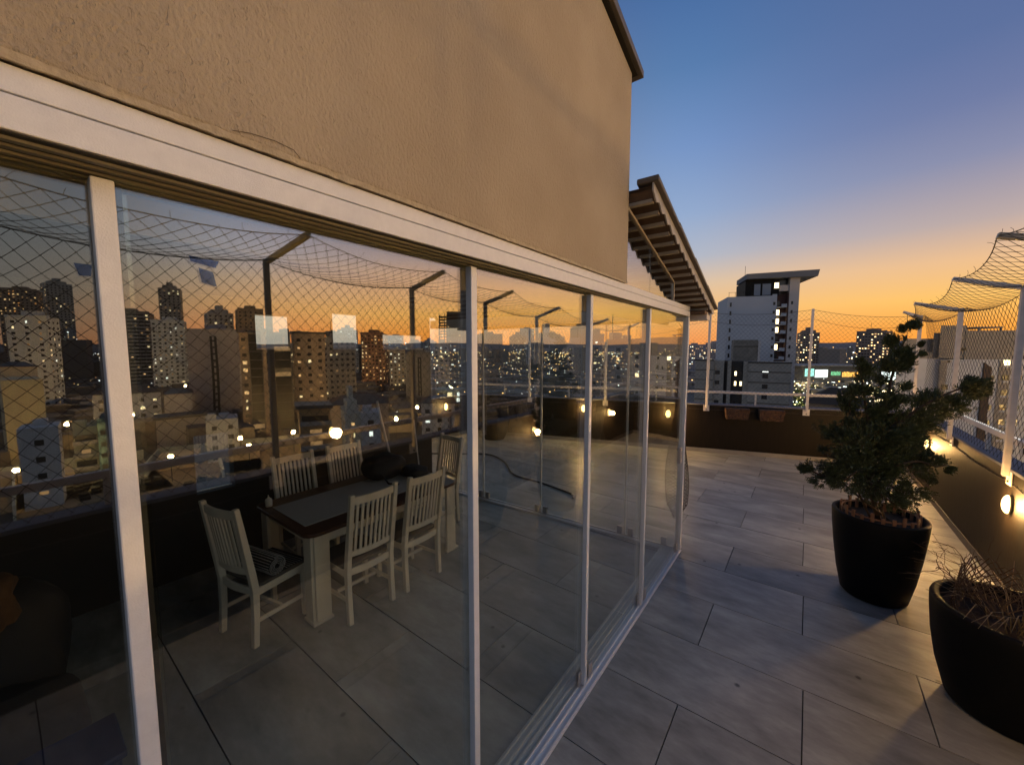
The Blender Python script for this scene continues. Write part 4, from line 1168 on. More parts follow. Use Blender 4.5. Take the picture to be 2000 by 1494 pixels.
EW = emis('window_warm', (1.0, .62, .26), 3.2)
EY = emis('window_yellow', (1.0, .80, .42), 4.2)
EC = emis('window_white', (.92, 1.0, .90), 4.2)
EO = emis('window_orange', (1.0, .42, .10), 2.6)
ED = emis('window_dim', (1.0, .58, .24), 1.0)
EMS = {'w': EW, 'y': EY, 'c': EC, 'o': EO, 'd': ED}
M['win'] = mat('window_dark', (.018, .017, .018), .25)
M['slabw'] = mat('balcony_white', (.42, .39, .36), .8, var=.1, scale=.5)
MCOL = {}
def wallmat(c):
    c = tuple(min(.62, x * 1.9) for x in c); k = tuple(round(x, 3) for x in c)
    if k not in MCOL: MCOL[k] = mat('facade_paint', c, .85, var=.10, scale=.35)
    return MCOL[k]
rb = random.Random(11)

def place(px, dist, mirrored):
    """ground position seen at photo column px; mirrored ones stand on the camera's right and show in the glass"""
    dx = (px - 1000) / 762.0
    dv = (Vector((-math.sin(YAW), math.cos(YAW), 0)) + Vector((math.cos(YAW), math.sin(YAW), 0)) * dx)
    dv *= dist                      # dist is depth along the optical axis
    if mirrored: return Vector((2 * GX - dv.x, dv.y, 0)), Vector((2 * GX, 0, 0))
    return Vector((dv.x, dv.y, 0)), Vector((0, 0, 0))
def tower(name, label, x0, x1, ytop, dist, mirrored, col, floor=3.0, colw=3.2, lit=.18, style='grid', kinds='wwyc', turn=0, depth=None, winh=1.25, winw=1.4,
          roof='box', base=GZ, cat='building', group=None, face='all', litscale=1.0, mulw=1.0):
    pa, eye = place(x0, dist, mirrored); pb, _ = place(x1, dist, mirrored)
    c = (pa + pb) / 2; vd = (eye - c); vd.z = 0; vd.normalize()
    W = (pb - pa).length * abs((pb - pa).normalized().cross(vd).z)
    ang = math.atan2(vd.y, vd.x) + PI / 2 + R(turn)         # local -y faces the viewer
    H = CAMH + (683 - ytop) * dist / 762.0 - base
    if abs(turn) > 1:
        D = depth or W * .7
        W = max(4, (W - D * abs(math.sin(R(turn)))) / abs(math.cos(R(turn))))
    D = depth or max(8, min(22, W * .8))
    t = thing(name, label, cat, (c.x, c.y, base), ang, group)
    w2 = W / 2
    wm = wallmat(col)
    def B(m_, nm, par=t): return m_
    body = MB()
    if style == 'skeleton':
        nf = int(H / floor)
        for i in range(nf + 1): body.bx(-w2, w2, 0, D, i * floor, i * floor + .35)
        cols = MB()
        for i in range(6):
            for yy in (.4, D - .4):
                x = lerp(-w2 + .4, w2 - .4, i / 5); cols.bx(x - .3, x + .3, yy - .3, yy + .3, 0, H)
        core = MB().bx(-w2 * .55, w2 * .45, D * .2, D * .8, 0, H + 3)
        body.build('floor_slab', wm, t, local=True, kind='stuff'); cols.build('column', wm, t, local=True, kind='stuff'); core.build('core', wm, t, local=True)
        lw = {k: MB() for k in 'wycod'}
        for i in range(nf):
            for q in range(9):
                if rb.random() < lit * .8:
                    x = lerp(-w2 + 1, w2 - 1, rb.random()); lw[rb.choice(kinds)].bx(x - .6, x + .6, D * .18, D * .19, i * floor + 1.0, i * floor + 2.2)
        for k, m_ in lw.items():
            if m_.v: m_.build('lit_window', EMS[k], t, local=True, kind='stuff')
        cr = MB()
        cxm = -w2 - 1.6
        for sx in (-.8, .8):
            for sy in (-.8, .8): cr.bx(cxm + sx - .12, cxm + sx + .12, D / 2 + sy - .12, D / 2 + sy + .12, 0, H + 13)
        for i in range(int((H + 13) / 1.6)):
            z = i * 1.6
            for sy in (-.8, .8): cr.bar((cxm - .8, D / 2 + sy, z), (cxm + .8, D / 2 + sy, z + 1.6), .12, .12)
        cr.build('crane_mast', M['gap'], t, local=True)
        return t
    body.bx(-w2, w2, 0, D, 0, H)
    body.build('wall', wm, t, local=True)
    if roof == 'box':
        MB().bx(-w2 * .45, w2 * .35, D * .2, D * .75, H, H + 3.2).build('roof_house', wm, t, local=True)
        MB().bx(-w2 - .15, w2 + .15, -.15, 0.0, H - .2, H + .8).build('cornice', wm, t, local=True)
    elif roof == 'step':
        MB().bx(-w2 * .62, w2 * .62, D * .1, D * .9, H, H + 3).build('roof_house', wm, t, local=True)
        MB().bx(-w2 * .25, w2 * .25, D * .25, D * .75, H + 3, H + 6.5).build('water_tank', wm, t, local=True)
    elif roof == 'overhang':
        MB().bx(-w2 - .8, w2 + .8, -.8, D + .8, H, H + .9).build('roof_slab', M['verge'], t, local=True)
    elif roof == 'gable':
        MB().extr([(-w2 - .5, -.6, H), (w2 + .5, -.6, H), (w2 * .4, D * .3, H + min(3, W * .2)), (-w2 * .4, D * .3, H + min(3, W * .2))], (0, .3, 0)).build('roof_edge', M['verge'], t, local=True)
        rr_ = MB(); hh = min(3.2, W * .18)
        rr_.add([(-w2 - .5, -.6, H + .01), (w2 + .5, -.6, H + .01), (w2 + .5, D + .6, H + .01), (-w2 - .5, D + .6, H + .01), (-w2 * .3, D / 2, H + hh), (w2 * .3, D / 2, H + hh)],
                [(0, 1, 5, 4), (2, 3, 4, 5), (1, 2, 5), (3, 0, 4), (3, 2, 1, 0)])
        rr_.build('roof', M['clay'], t, local=True)
    if roof in ('box', 'step', 'none') and style != 'none':
        for q in range(rb.randint(2, 4)):
            a_, b_, h_ = rb.uniform(.6, 1.6), rb.uniform(.6, 1.6), rb.uniform(.6, 1.8)
            x_, y_ = rb.uniform(-w2 * .8, w2 * .8), rb.uniform(D * .1, D * .9)
            MB().bx(x_ - a_, x_ + a_, y_ - b_, y_ + b_, H + (.01 if roof == 'none' else 0), H + h_).build('roof_box', wm, t, local=True)
        if roof != 'none' and rb.random() < .6:
            x_ = rb.uniform(-w2 * .5, w2 * .5); MB().bx(x_ - .12, x_ + .12, D * .4, D * .4 + .24, H, H + rb.uniform(6, 10)).build('antenna', M['gap'], t, local=True)
    if style == 'blank':
        MB().bx(-w2 * .16, w2 * .12, -.10, 0, 2, H - 2.5).build('stair_strip', M['win'], t, local=True)
        s_ = MB()
        for i in range(int(H / floor) - 1): s_.bx(-w2 * .06, w2 * .02, -.16, -.10, i * floor + 3.4, i * floor + 5.6)
        s_.build('stair_window', wm, t, local=True, kind='stuff')
        return t
    if style == 'none': return t
    dark = MB(); lw = {k: MB() for k in 'wycod'}
    nf = max(1, int((H - 1.2) / floor))
    faces = [('f', W)]
    if face != 'front': faces += [('l', D), ('r', D)]
    slabs = MB()
    for fc, Lf in faces:
        nc = max(1, int((Lf - 1.2) / colw)); cw = Lf / nc
        for i in range(nf):
            z = H - 1.2 - (i + 1) * floor + .95
            if z < .5: continue
            
            if style == 'bands' and fc == 'f':
                slabs.bx(-w2 - .1, w2 + .1, -1.1, -.02, z - 1.0, z + .05)
            for j in range(nc):
                u = -Lf / 2 + cw * (j + .5)
                ww, hh = winw, winh
                if style == 'bands' and fc == 'f': ww, hh = cw * .86, 1.5
                if style == 'curtain' and fc == 'f': ww, hh = cw * .93, floor * .90
                ww *= rb.choice((1, 1, .8)) if style == 'grid' else 1
                on = rb.random() < lit * (1.0 if rb.random() < .7 else 1.5)
                tgt = lw[rb.choice(kinds + 'dd')] if on else dark
                if style == 'curtain' and on: hh *= .55
                if style == 'bands' and on: ww *= .45; hh *= .7
                if on and style == 'grid': ww *= rb.choice((1, .75, .55)); hh *= rb.choice((1, .8, .6))
                e = .05
                if fc == 'f': q = (u - ww / 2, u + ww / 2, -e, 0)
                elif fc == 'l': q = (-w2 - e, -w2, D / 2 + u - ww / 2, D / 2 + u + ww / 2)
                else: q = (w2, w2 + e, D / 2 + u - ww / 2, D / 2 + u + ww / 2)
                x_0, x_1, y_0, y_1 = q
                if fc == 'f': tgt.quad((x_0, y_0, z), (x_1, y_0, z), (x_1, y_0, z + hh), (x_0, y_0, z + hh))
                else:
                    xx = x_0 if fc == 'l' else x_1
                    tgt.quad((xx, y_0, z), (xx, y_1, z), (xx, y_1, z + hh), (xx, y_0, z + hh))
    if slabs.v: slabs.build('balcony', M['slabw'], t, local=True, kind='stuff')
    if dark.v: dark.build('window', M['win'], t, local=True, kind='stuff')
    for k, m_ in lw.items():
        if m_.v: m_.build('lit_window', EMS[k], t, local=True, kind='stuff')
    if style == 'curtain':
        ml = MB(); nc = max(1, int((W - 1.2) / colw)); cw = W / nc
        for j in range(nc + 1): ml.bx(-w2 + cw * j - .12, -w2 + cw * j + .12, -.14, 0, .5, H - 1)
        ml.build('mullion', wm, t, local=True, kind='stuff')
    return t
M['clay'] = mat('clay_roof', (.10, .045, .028), .9, var=.3, scale=1.5)

T = tower
# --- standing right of the terrace: they are what the long glass wall mirrors (px columns of the mirror image)
T('apartment_tower', 'tall brown tower with warm lit windows, leftmost in the glass reflection', 4, 90, 566, 430, True, (.16, .12, .09), lit=.28, kinds='wwwo', turn=12, colw=2.6)
T('apartment_tower', 'stepped tall tower rising behind the brown one in the glass reflection', 95, 156, 556, 470, True, (.22, .20, .17), lit=.16, kinds='wyy', turn=-14, roof='step', colw=2.6)
T('apartment_building', 'pale grey block with plain side wall low at the left of the reflection', 4, 112, 618, 210, True, (.34, .32, .30), lit=.16, kinds='yyc', turn=24, colw=3.4, roof='box')
T('apartment_tower', 'tower striped with white balcony bands behind the wide white stile', 190, 306, 608, 330, True, (.12, .10, .085), style='bands', lit=.2, kinds='wwy', turn=10)
T('apartment_tower', 'slim round topped tan tower above the white one in the reflection', 315, 361, 563, 420, True, (.27, .21, .15), lit=.09, kinds='yy', roof='step', colw=2.8, turn=8)
T('apartment_tower', 'white tower full of lit windows left of the plain grey block', 296, 366, 626, 300, True, (.34, .34, .31), lit=.22, kinds='ycc', colw=2.7, turn=8)
T('apartment_building', 'plain grey windowless block with a dark stair strip', 362, 470, 646, 175, True, (.24, .21, .20), style='blank', turn=6, depth=18)
T('apartment_tower', 'beige tower with stepped roof behind the plain grey block', 405, 464, 612, 330, True, (.26, .23, .20), lit=.12, kinds='wy', roof='step', turn=-10)
T('apartment_tower', 'brown square topped tower behind the dark office building', 466, 524, 606, 330, True, (.22, .15, .09), lit=.03, kinds='w', turn=-8, colw=3)
T('office_building', 'brown office block with a column of lit square windows', 468, 486, 650, 150, True, (.20, .15, .11), lit=.6, kinds='yww', colw=4, face='front', roof='none', depth=14)
T('office_building', 'dark glass office block with white mullion grid, left of the narrow window strip', 487, 513, 650, 151, True, (.10, .09, .085), style='curtain', lit=.08, kinds='w', colw=2.6, floor=3.4, roof='none', face='front', depth=14)
T('office_building', 'narrow brown block with two rows of small windows between glass fronts', 514, 536, 648, 150, True, (.21, .16, .12), lit=.14, kinds='yw', colw=2.2, winw=1.1, roof='none', face='front', depth=14)
T('office_building', 'black glass office front, darkest in the reflection', 537, 571, 649, 151, True, (.05, .045, .042), style='curtain', lit=.05, kinds='y', colw=3.2, floor=3.4, roof='none', face='front', depth=14)
T('office_building', 'brown stone block with dark roof slab right of the black glass front', 575, 640, 652, 165, True, (.24, .18, .13), lit=.22, kinds='wyo', turn=-6, roof='overhang', colw=3.0)
T('apartment_building', 'mottled grey building with horizontal bands below the orange sky', 628, 702, 662, 215, True, (.27, .23, .18), lit=.08, kinds='wy', turn=-10, colw=2.6, roof='box')
T('apartment_tower', 'reddish brown tower full of warm windows in the middle of the reflection', 703, 758, 650, 330, True, (.20, .10, .055), lit=.45, kinds='wwoy', turn=14, colw=2.5)
T('apartment_tower', 'dim tower dotted with white windows right of the reddish tower', 760, 793, 684, 300, True, (.20, .18, .16), lit=.45, kinds='cyy', colw=2.4, turn=5)
T('apartment_building', 'plain grey concrete block right of the dotted tower', 794, 846, 690, 240, True, (.17, .155, .14), style='blank', turn=-5)
T('apartment_tower', 'cream tower with a column of lit windows under the crane', 848, 876, 672, 270, True, (.32, .28, .23), lit=.45, kinds='yyc', colw=2.6, turn=5)
T('unfinished_tower', 'unfinished concrete frame tower with a lattice crane mast against the orange sky', 858, 910, 614, 430, True, (.07, .05, .035), style='skeleton', lit=.10, kinds='wy', floor=3.1)
T('apartment_building', 'dark block with few lights left of the middle stile', 878, 930, 668, 290, True, (.10, .085, .07), lit=.2, kinds='wyc', turn=-12)
T('apartment_building', 'black sharp cornered building right of the middle stile', 934, 986, 652, 240, True, (.07, .055, .045), lit=.03, kinds='w', turn=-16, roof='none')
T('apartment_building', 'white building with dark balconies and a chimney in the third pane', 1050, 1100, 664, 150, True, (.34, .33, .33), lit=.18, kinds='yw', turn=-20, style='bands', roof='step')
T('apartment_building', 'light grey ribbed block right of the white building in the third pane', 1100, 1148, 672, 190, True, (.30, .28, .27), lit=.15, kinds='yc', turn=-14)
T('apartment_building', 'grey building with bright vertical lights beside the third stile', 1146, 1180, 656, 170, True, (.22, .20, .19), lit=.3, kinds='ccy', turn=-10)
T('apartment_building', 'grey block with a lit roof terrace in the fourth pane', 1180, 1236, 668, 130, True, (.25, .22, .20), lit=.25, kinds='cyw', turn=-18)
# low things at the foot of the mirrored skyline
T('apartment_building', 'cream flats with curved white balconies low at the left of the reflection', 128, 182, 836, 105, True, (.36, .30, .20), style='bands', lit=.25, kinds='wy', floor=3.4, turn=6, roof='none')
T('apartment_building', 'teal stair tower of the cream flats', 181, 206, 828, 104, True, (.05, .09, .10), lit=.1, kinds='w', turn=0, roof='none', face='front')
T('apartment_building', 'beige side block with tiny windows next to the wide stile', 206, 236, 826, 106, True, (.38, .29, .17), lit=.1, kinds='w', colw=3.2, winw=.8, winh=.9, roof='none', face='front')
T('apartment_building', 'white building with square dark windows at the lower left of the glass', 12, 104, 838, 84, True, (.42, .38, .32), lit=.06, kinds='c', floor=3.6, colw=4.2, turn=5, roof='none')
T('warehouse', 'cream flat roofed building in front of the red roof at the left', -10, 84, 742, 118, True, (.34, .28, .17), style='none', turn=-3, roof='none', depth=20)
T('house', 'house with a red clay roof above the cream flat roofed building', -10, 70, 716, 160, True, (.30, .25, .18), style='none', roof='gable', depth=16)
T('house', 'small white house with lit windows below the dark gable', 176, 318, 770, 150, True, (.42, .41, .42), lit=.35, kinds='yc', floor=3.0, colw=3.4, turn=-4, roof='gable', depth=14)
T('house', 'grey house with a long dark roof right of the small white house', 318, 372, 770, 152, True, (.28, .26, .25), style='none', roof='gable', depth=18)
T('warehouse', 'grey warehouse with a dark roof under the plain block', 300, 395, 818, 140, True, (.30, .26, .21), style='none', roof='overhang', depth=10)
T('house', 'white flat roofed house under the brown office block', 395, 458, 822, 120, True, (.36, .33, .31), lit=.1, kinds='y', roof='none', depth=10, face='front')
T('apartment_building', 'brown and white balcony flats above the chairs in the reflection', 580, 642, 800, 105, True, (.27, .17, .08), style='bands', lit=.35, kinds='wyy', floor=3.2, turn=-4, roof='overhang')
T('apartment_building', 'cream stepped flats right of the balcony flats', 668, 706, 806, 100, True, (.38, .34, .28), lit=.2, kinds='yw', floor=3.2, turn=-8, roof='step')
T('house', 'wide dark hipped roof house in the middle of the reflection', 640, 760, 790, 130, True, (.24, .20, .16), style='none', roof='gable', depth=18)
T('house', 'white house with a lit blue and white front right of the dark hipped roof', 704, 742, 806, 98, True, (.35, .36, .42), lit=.6, kinds='cy', roof='none', face='front', depth=8)
T('house', 'house with a red tile roof left of the middle stile', 822, 888, 788, 130, True, (.40, .40, .44), lit=.1, kinds='c', roof='gable', depth=14)
T('shop_building', 'low shop with a green lit front left of the middle stile', 850, 922, 762, 210, True, (.30, .32, .24), lit=.5, kinds='cyy', roof='none', colw=4, winw=2.6, winh=2.0, face='front', depth=14)
# walls of the floodlit yards
def yard(label, short, px, py, w, d_, hw, turn, col):
    k = (CAMH - GZ - .3) / ((py - 683) / 762.0)
    c, eye = place(px, k, True); vd = (eye - c).normalized(); ang = math.atan2(vd.y, vd.x) + PI / 2 + R(turn)
    t = thing('walled_yard', label, 'yard', (c.x, c.y, GZ), ang)
    MB().bx(-w / 2, w / 2, 0, d_, .05, .3).build('pavement', mat('yard_paving', col, .9, var=.3, scale=.3), t, local=True)
    MB().bx(-w / 2, w / 2, d_, d_ + .4, .05, hw).bx(w / 2, w / 2 + .4, 0, d_, .05, hw).build('wall', wallmat((.42, .36, .26)), t, local=True)
    MB().bx(w * .1, w * .45, d_ * .66, d_ * .9, .301, hw * .9).build('shed', wallmat((.30, .24, .16)), t, local=True)
    cs = MB()
    for i in range(7):
        x = -w * .42 + i * w * .085; y = d_ * (.2 + .08 * math.sin(i * 3)); cs.bx(x - .9, x + .9, y - 2, y + 2, .301, 1.1).bx(x - .75, x + .75, y - 1.1, y + 1.2, 1.1, 1.7)
    cs.build('parked_car', M['pot'], t, local=True, kind='stuff')
    Mr = Matrix.Rotation(ang, 3, 'Z')
    for sx, sy in ((-.3, .72), (.25, .35)):
        p = Mr @ Vector((w * sx, d_ * sy, 7)) + Vector((c.x, c.y, GZ))
        lmp = thing('floodlight', 'pole floodlight at the ' + ('back' if sy > .6 else 'front') + ' of the ' + short, 'street lamp', (p.x, p.y, GZ))
        MB().bar((p.x, p.y, GZ + .1), (p.x, p.y, GZ + 7.2), .18, .18).build('pole', M['gap'], lmp)
        MB().box((p.x, p.y, GZ + 7.35), (.7, .7, .25)).build('lamp_head', EY, lmp)
        lamp('floodlight_beam', (p.x - .9 * vd.x, p.y - .9 * vd.y, GZ + 6.6), 46000, (1.0, .60, .20), lmp, .5)
yard('amber lit yard with a long low wall left of the near chairs', 'amber lit yard with a long low wall', 372, 968, 26, 42, 4, 6, (.34, .25, .14))
yard('amber lit yard with parked cars low behind the wide stile', 'amber lit yard with parked cars', 180, 985, 26, 38, 3.5, -5, (.34, .25, .14))
yard('amber lit court with a shed above the first far chair', 'amber lit court beside the first far chair', 540, 930, 26, 36, 4, -8, (.33, .25, .15))
yard('amber lit lane with sheds at the lower left of the reflection', 'amber lit lane at the lower left', 70, 990, 20, 36, 3.5, 0, (.33, .25, .15))

# more of the skyline on the right of the terrace
CN = [('pale', (.27, .26, .25)), ('tan', (.22, .18, .13)), ('grey', (.17, .165, .16)), ('brown', (.14, .10, .07)), ('white', (.32, .32, .33))]
RF = [('flat topped', 'none'), ('box topped', 'box'), ('step topped', 'step')]
LT = [('few', .08), ('scattered', .2), ('many', .34)]
combo = [(c, r_, l_) for c in CN for r_ in RF for l_ in LT]
rb2 = random.Random(23); rb2.shuffle(combo)
pxs = [40, 98, 140, 168, 236, 262, 286, 372, 398, 470, 545, 590, 648, 682, 742, 776, 812, 838, 905, 946, 1010, 1030, 1085, 1128, 1170, 1215]
for px_, ((cn, cc), (rn, rk), (ln, lv)) in zip(pxs, combo):
    w_ = rb2.uniform(22, 42); dd_ = rb2.uniform(430, 760)
    T('apartment_tower', 'distant %s %s tower with %s lit windows in the skyline right of the terrace' % (rn, cn, ln), px_ - w_ / 2, px_ + w_ / 2, rb2.uniform(640, 672) if px_ > 130 else rb2.uniform(615, 660), dd_, True, cc, lit=lv, kinds='wwyc', turn=rb2.uniform(-15, 15), colw=2.8, roof=rk)
for i in range(14):
    px_ = 120 + (i * 173.3) % 800; dd_ = 125 + (i * 47) % 150; p, _ = place(px_, dd_, True)
    sl = thing('street_lamp', 'amber street lamp in the streets mirrored behind the table', 'street lamp', (p.x, p.y, GZ), group='amber street lamps right of the terrace')
    MB().bar((p.x, p.y, GZ), (p.x, p.y, GZ + 11.5), .16, .16).build('pole', M['gap'], sl)
    MB().box((p.x, p.y, GZ + 11.8), (.75, .75, .35)).build('lamp_head', EY, sl)
    lamp('street_light', (p.x - .6, p.y - .3, GZ + 11), 44000, (1, .60, .20), sl, .5)

# --- the direct view -------------------------------------------------------------------------
# white tower with the projecting roof slab
DT = 140.0
def pt(px, py, d_): 
    p, _ = place(px, d_, False); return Vector((p.x, p.y, CAMH + (683 - py) * d_ / 762.0))
cl, cr_ = pt(1415, 683, DT), pt(1548, 683, DT)
cen = (cl + cr_) / 2; ud = (cr_ - cl); ud.z = 0
tw_ang = R(20)
S = DT / 762.0
t = thing('residential_tower', 'white tower with a dark penthouse under a wide projecting roof slab', 'building', (cen.x, cen.y, GZ), tw_ang)
ZZ = lambda py: CAMH + (683 - py) * S - GZ
def along(c_, ang_, ref_d):
    """distance along a facade line through c_ at the angle ang_ for a photo column"""
    u_ = Vector((math.cos(ang_), math.sin(ang_), 0))
    def f(px):
        q_ = place(px, ref_d, False)[0]
        det = u_.x * q_.y - u_.y * q_.x
        return (c_.y * q_.x - c_.x * q_.y) / det if abs(det) > 1e-9 else 0
    return f
XX = along(cen, tw_ang, DT)
white = mat('tower_white', (.36, .37, .40), .8, var=.05, scale=.3)
warmw = mat('tower_side_white', (.40, .36, .34), .8, var=.05, scale=.3)
red = mat('tower_red', (.055, .022, .018), .8)
D_ = 17
top = ZZ(580)
MB().bx(XX(1415), XX(1502), 0, D_, 0, top).build('wall', white, t, local=True)
MB().bx(XX(1502.1), XX(1511), .35, D_, 0, top + .5).build('wall_strip', white, t, local=True)
MB().bx(XX(1511.1), XX(1533), 1.9, D_, 0, ZZ(577)).build('balcony_recess', red, t, local=True)
MB().bx(XX(1533.1), XX(1552), -.3, D_ * .7, 0, ZZ(548)).build('side_pylon', warmw, t, local=True)
MB().bx(XX(1531), XX(1533), -.1, 2, 0, ZZ(576)).build('red_fin', red, t, local=True)
for i in range(12):
    z = ZZ(586) - i * 3.05
    if z < 4: break
    f = MB().bx(XX(1511.2), XX(1530.8), .1, 1.85, z - 3.05, z - 2.85).bx(XX(1520), XX(1530.5), .1, .22, z - 2.849, z - 1.9)
    f.build('balcony', white, t, local=True)
    lit_ = i in (1, 2, 3, 5)
    MB().bx(XX(1511.5), XX(1519.5), 1.82, 1.895, z - 2.6, z - .7).build('lit_window' if lit_ else 'window', EY if lit_ else M['win'], t, local=True)
    MB().bx(XX(1504), XX(1508.5), .28, .349, z - 2.2, z - 1.1).build('window', M['win'], t, local=True)
    MB().bx(XX(1420), XX(1423.5), -.07, -.001, z - 2.4, z - .9).build('window', M['win'], t, local=True)
    MB().bx(XX(1537), XX(1541), -.37, -.301, z - 2.2, z - 1.1).build('window', M['win'], t, local=True)
MB().bx(XX(1449), XX(1514), .5, D_ * .8, top, ZZ(550)).build('penthouse', M['pot'], t, local=True)
for a, b in ((1466, 1478), (1482, 1498)):
    MB().bx(XX(a), XX(b), .42, .495, top + .3, ZZ(557)).build('penthouse_window', mat('pent_glass', (.10, .13, .19), .3), t, local=True)
MB().bx(XX(1505), XX(1513), .40, .495, ZZ(566), ZZ(556)).build('lit_window', EY, t, local=True)
MB().bx(XX(1514.1), XX(1533), .2, 3, ZZ(572), ZZ(561)).build('penthouse_parapet', warmw, t, local=True)
MB().bx(XX(1514.2), XX(1533), 2, D_ * .7, ZZ(561) + .01, ZZ(549)).build('penthouse_room', M['win'], t, local=True)
MB().extr([(XX(1448), -1.5, ZZ(548)), (XX(1583), -1.5, ZZ(548.5)), (XX(1586), -1.5, ZZ(536.5)), (XX(1448), -1.5, ZZ(538.5))], (0, D_ * .85, 0)).build('roof_slab', mat('slab_grey', (.13, .135, .15), .8), t, local=True)
MB().bx(XX(1452), XX(1452.6), 4, 4.1, ZZ(540), ZZ(518)).build('antenna', M['gap'], t, local=True)
rl = MB()
for px in (1418, 1430, 1438, 1446): rl.bx(XX(px) - .05, XX(px) + .05, .3, .4, top, top + 1.6)
rl.bx(XX(1417), XX(1447), .32, .38, top + 1.55, top + 1.65); rl.build('roof_railing', M['gap'], t, local=True)

t2 = thing('concrete_annexe', 'grey concrete stair head standing against the foot of the white tower', 'building', (pt(1455, 683, 128).x, pt(1455, 683, 128).y, GZ), R(14))
s2 = 128 / 762.0; z2 = lambda py: CAMH + (683 - py) * s2 - GZ
conc = mat('old_concrete', (.17, .15, .125), .9, var=.35, scale=.5)
MB().bx(-21 * s2, 20 * s2, 0, 6, 0, z2(664)).build('wall', conc, t2, local=True)
MB().bx(-21 * s2, 20 * s2, -.12, 0, z2(677.5), z2(676)).build('ledge', M['win'], t2, local=True)
MB().bx(20.1 * s2, 24 * s2, -.4, 5, 0, z2(666)).build('side_column', warmw, t2, local=True)
# lower banded flats in front of the tower
D2 = 118.0
c2 = pt(1450, 683, D2); s3 = D2 / 762.0; z3 = lambda py: CAMH + (683 - py) * s3 - GZ; x3 = along(c2, R(6), D2)
t3 = thing('apartment_building', 'low grey banded flats in front of the white tower, behind the far parapet', 'building', (c2.x, c2.y, GZ), R(6))
gm = mat('banded_grey', (.26, .235, .20), .85, var=.2, scale=.8)
MB().bx(x3(1358), x3(1394), 0, 14, 0, z3(704)).build('wall', gm, t3, local=True)
MB().bx(x3(1394.1), x3(1414), .8, 14, 0, z3(705)).build('wall', gm, t3, local=True)
MB().bx(x3(1414.1), x3(1462), 2.2, 14, 0, z3(706)).build('recess', M['gap'], t3, local=True)
MB().bx(x3(1421), x3(1428), .4, 2.19, 0, z3(705)).build('pillar', gm, t3, local=True)
MB().bx(x3(1452), x3(1461.9), .2, 2.19, 0, z3(706)).build('pillar', gm, t3, local=True)
MB().bx(x3(1462), x3(1546), -.4, 14, 0, z3(707)).build('wall', gm, t3, local=True)
MB().bx(x3(1356), x3(1394), -.15, 0, z3(705.5), z3(703)).bx(x3(1461), x3(1547), -.55, -.401, z3(708.5), z3(706)).build('cornice', M['gap'], t3, local=True, kind='stuff')
bandm = mat('band_dark', (.10, .085, .07), .9)
for i in range(14):
    zb = z3(723) - i * 3.1
    MB().bx(x3(1358), x3(1393.9), -.1, -.001, zb - .3, zb).build('band', bandm, t3, local=True)
    MB().bx(x3(1462.1), x3(1545.9), -.5, -.401, zb - .5, zb - .2).build('band', bandm, t3, local=True)
    MB().bx(x3(1397), x3(1406), .72, .799, zb - 1.5, zb - .3).build('window', M['win'], t3, local=True)
    MB().bx(x3(1490), x3(1501), -.48, -.401, zb - 2.2, zb - .9).build('window', M['win'], t3, local=True)
    for px, on in ((1435, i in (0, 1)), (1446, i == 1)):
        MB().bx(x3(px), x3(px + 4), 2.1, 2.199, zb - 1.8, zb - .5).build('lit_window' if on else 'window', EY if on else M['win'], t3, local=True)
MB().bx(x3(1490), x3(1501), -.52, -.485, z3(725.4), z3(724.4)).build('tube_light', EC, t3, local=True)

# far towers
T('apartment_tower', 'far speckled tower left of the gutter, beneath the orange strip', 1340, 1374, 674, 620, False, (.16, .14, .145), lit=.30, kinds='wwyc', colw=2.4, turn=10)
T('apartment_tower', 'far broad speckled tower right of the gutter, beneath the orange strip', 1374, 1413, 670, 640, False, (.15, .135, .14), lit=.22, kinds='wwyc', colw=2.4, turn=-10)
T('apartment_tower', 'dark far tower just right of the white tower, behind a net post', 1556, 1601, 650, 470, False, (.085, .07, .06), lit=.32, kinds='wwyy', colw=2.3, turn=14, roof='step', winw=1.5)
T('apartment_tower', 'dark far tower left of the conifer top, with bands of lit windows', 1661, 1732, 648, 430, False, (.075, .06, .055), lit=.30, kinds='wwwy', colw=2.3, turn=-16, roof='box', winw=1.7, floor=3.1)
# shopping centre
m0, m1 = pt(1568, 683, 330), pt(1765, 683, 330); mc = (m0 + m1) / 2; ma = math.atan2((m1 - m0).y, (m1 - m0).x); sm_ = 330 / 762.0
zm = lambda py: CAMH + (683 - py) * sm_ - GZ; xm = lambda px: (px - 1666) * sm_
t4 = thing('shopping_centre', 'long low shopping centre with lit glass fronts beyond the park', 'building', (mc.x, mc.y, GZ), ma)
MB().bx(xm(1568), xm(1765), 0, 40, 0, zm(716)).build('wall', wallmat((.045, .043, .042)), t4, local=True)
MB().bx(xm(1560), xm(1700), -1.5, 40, zm(715.9), zm(713.5)).build('roof_edge', wallmat((.10, .095, .09)), t4, local=True)
tealE = emis('shop_teal', (.42, .95, .80), 1.3); greenE = emis('shop_green', (.30, .95, .45), .9); amberE = emis('shop_amber', (1.0, .50, .10), 1.8); whiteE = emis('shop_white', (.85, 1.0, .95), 2.2)
for (a, b, y0_, y1_, e) in ((1572, 1590, 735, 720, tealE), (1592, 1617, 737, 722, whiteE), (1722, 1754, 742, 726, whiteE)):
    n_ = int((b - a) / 3.2)
    for q in range(n_):
        MB().bx(xm(a + (b - a) * q / n_) + .15, xm(a + (b - a) * (q + 1) / n_) - .15, -.25, -.01, zm(y0_), zm(y1_)).build('shop_window', e, t4, local=True)
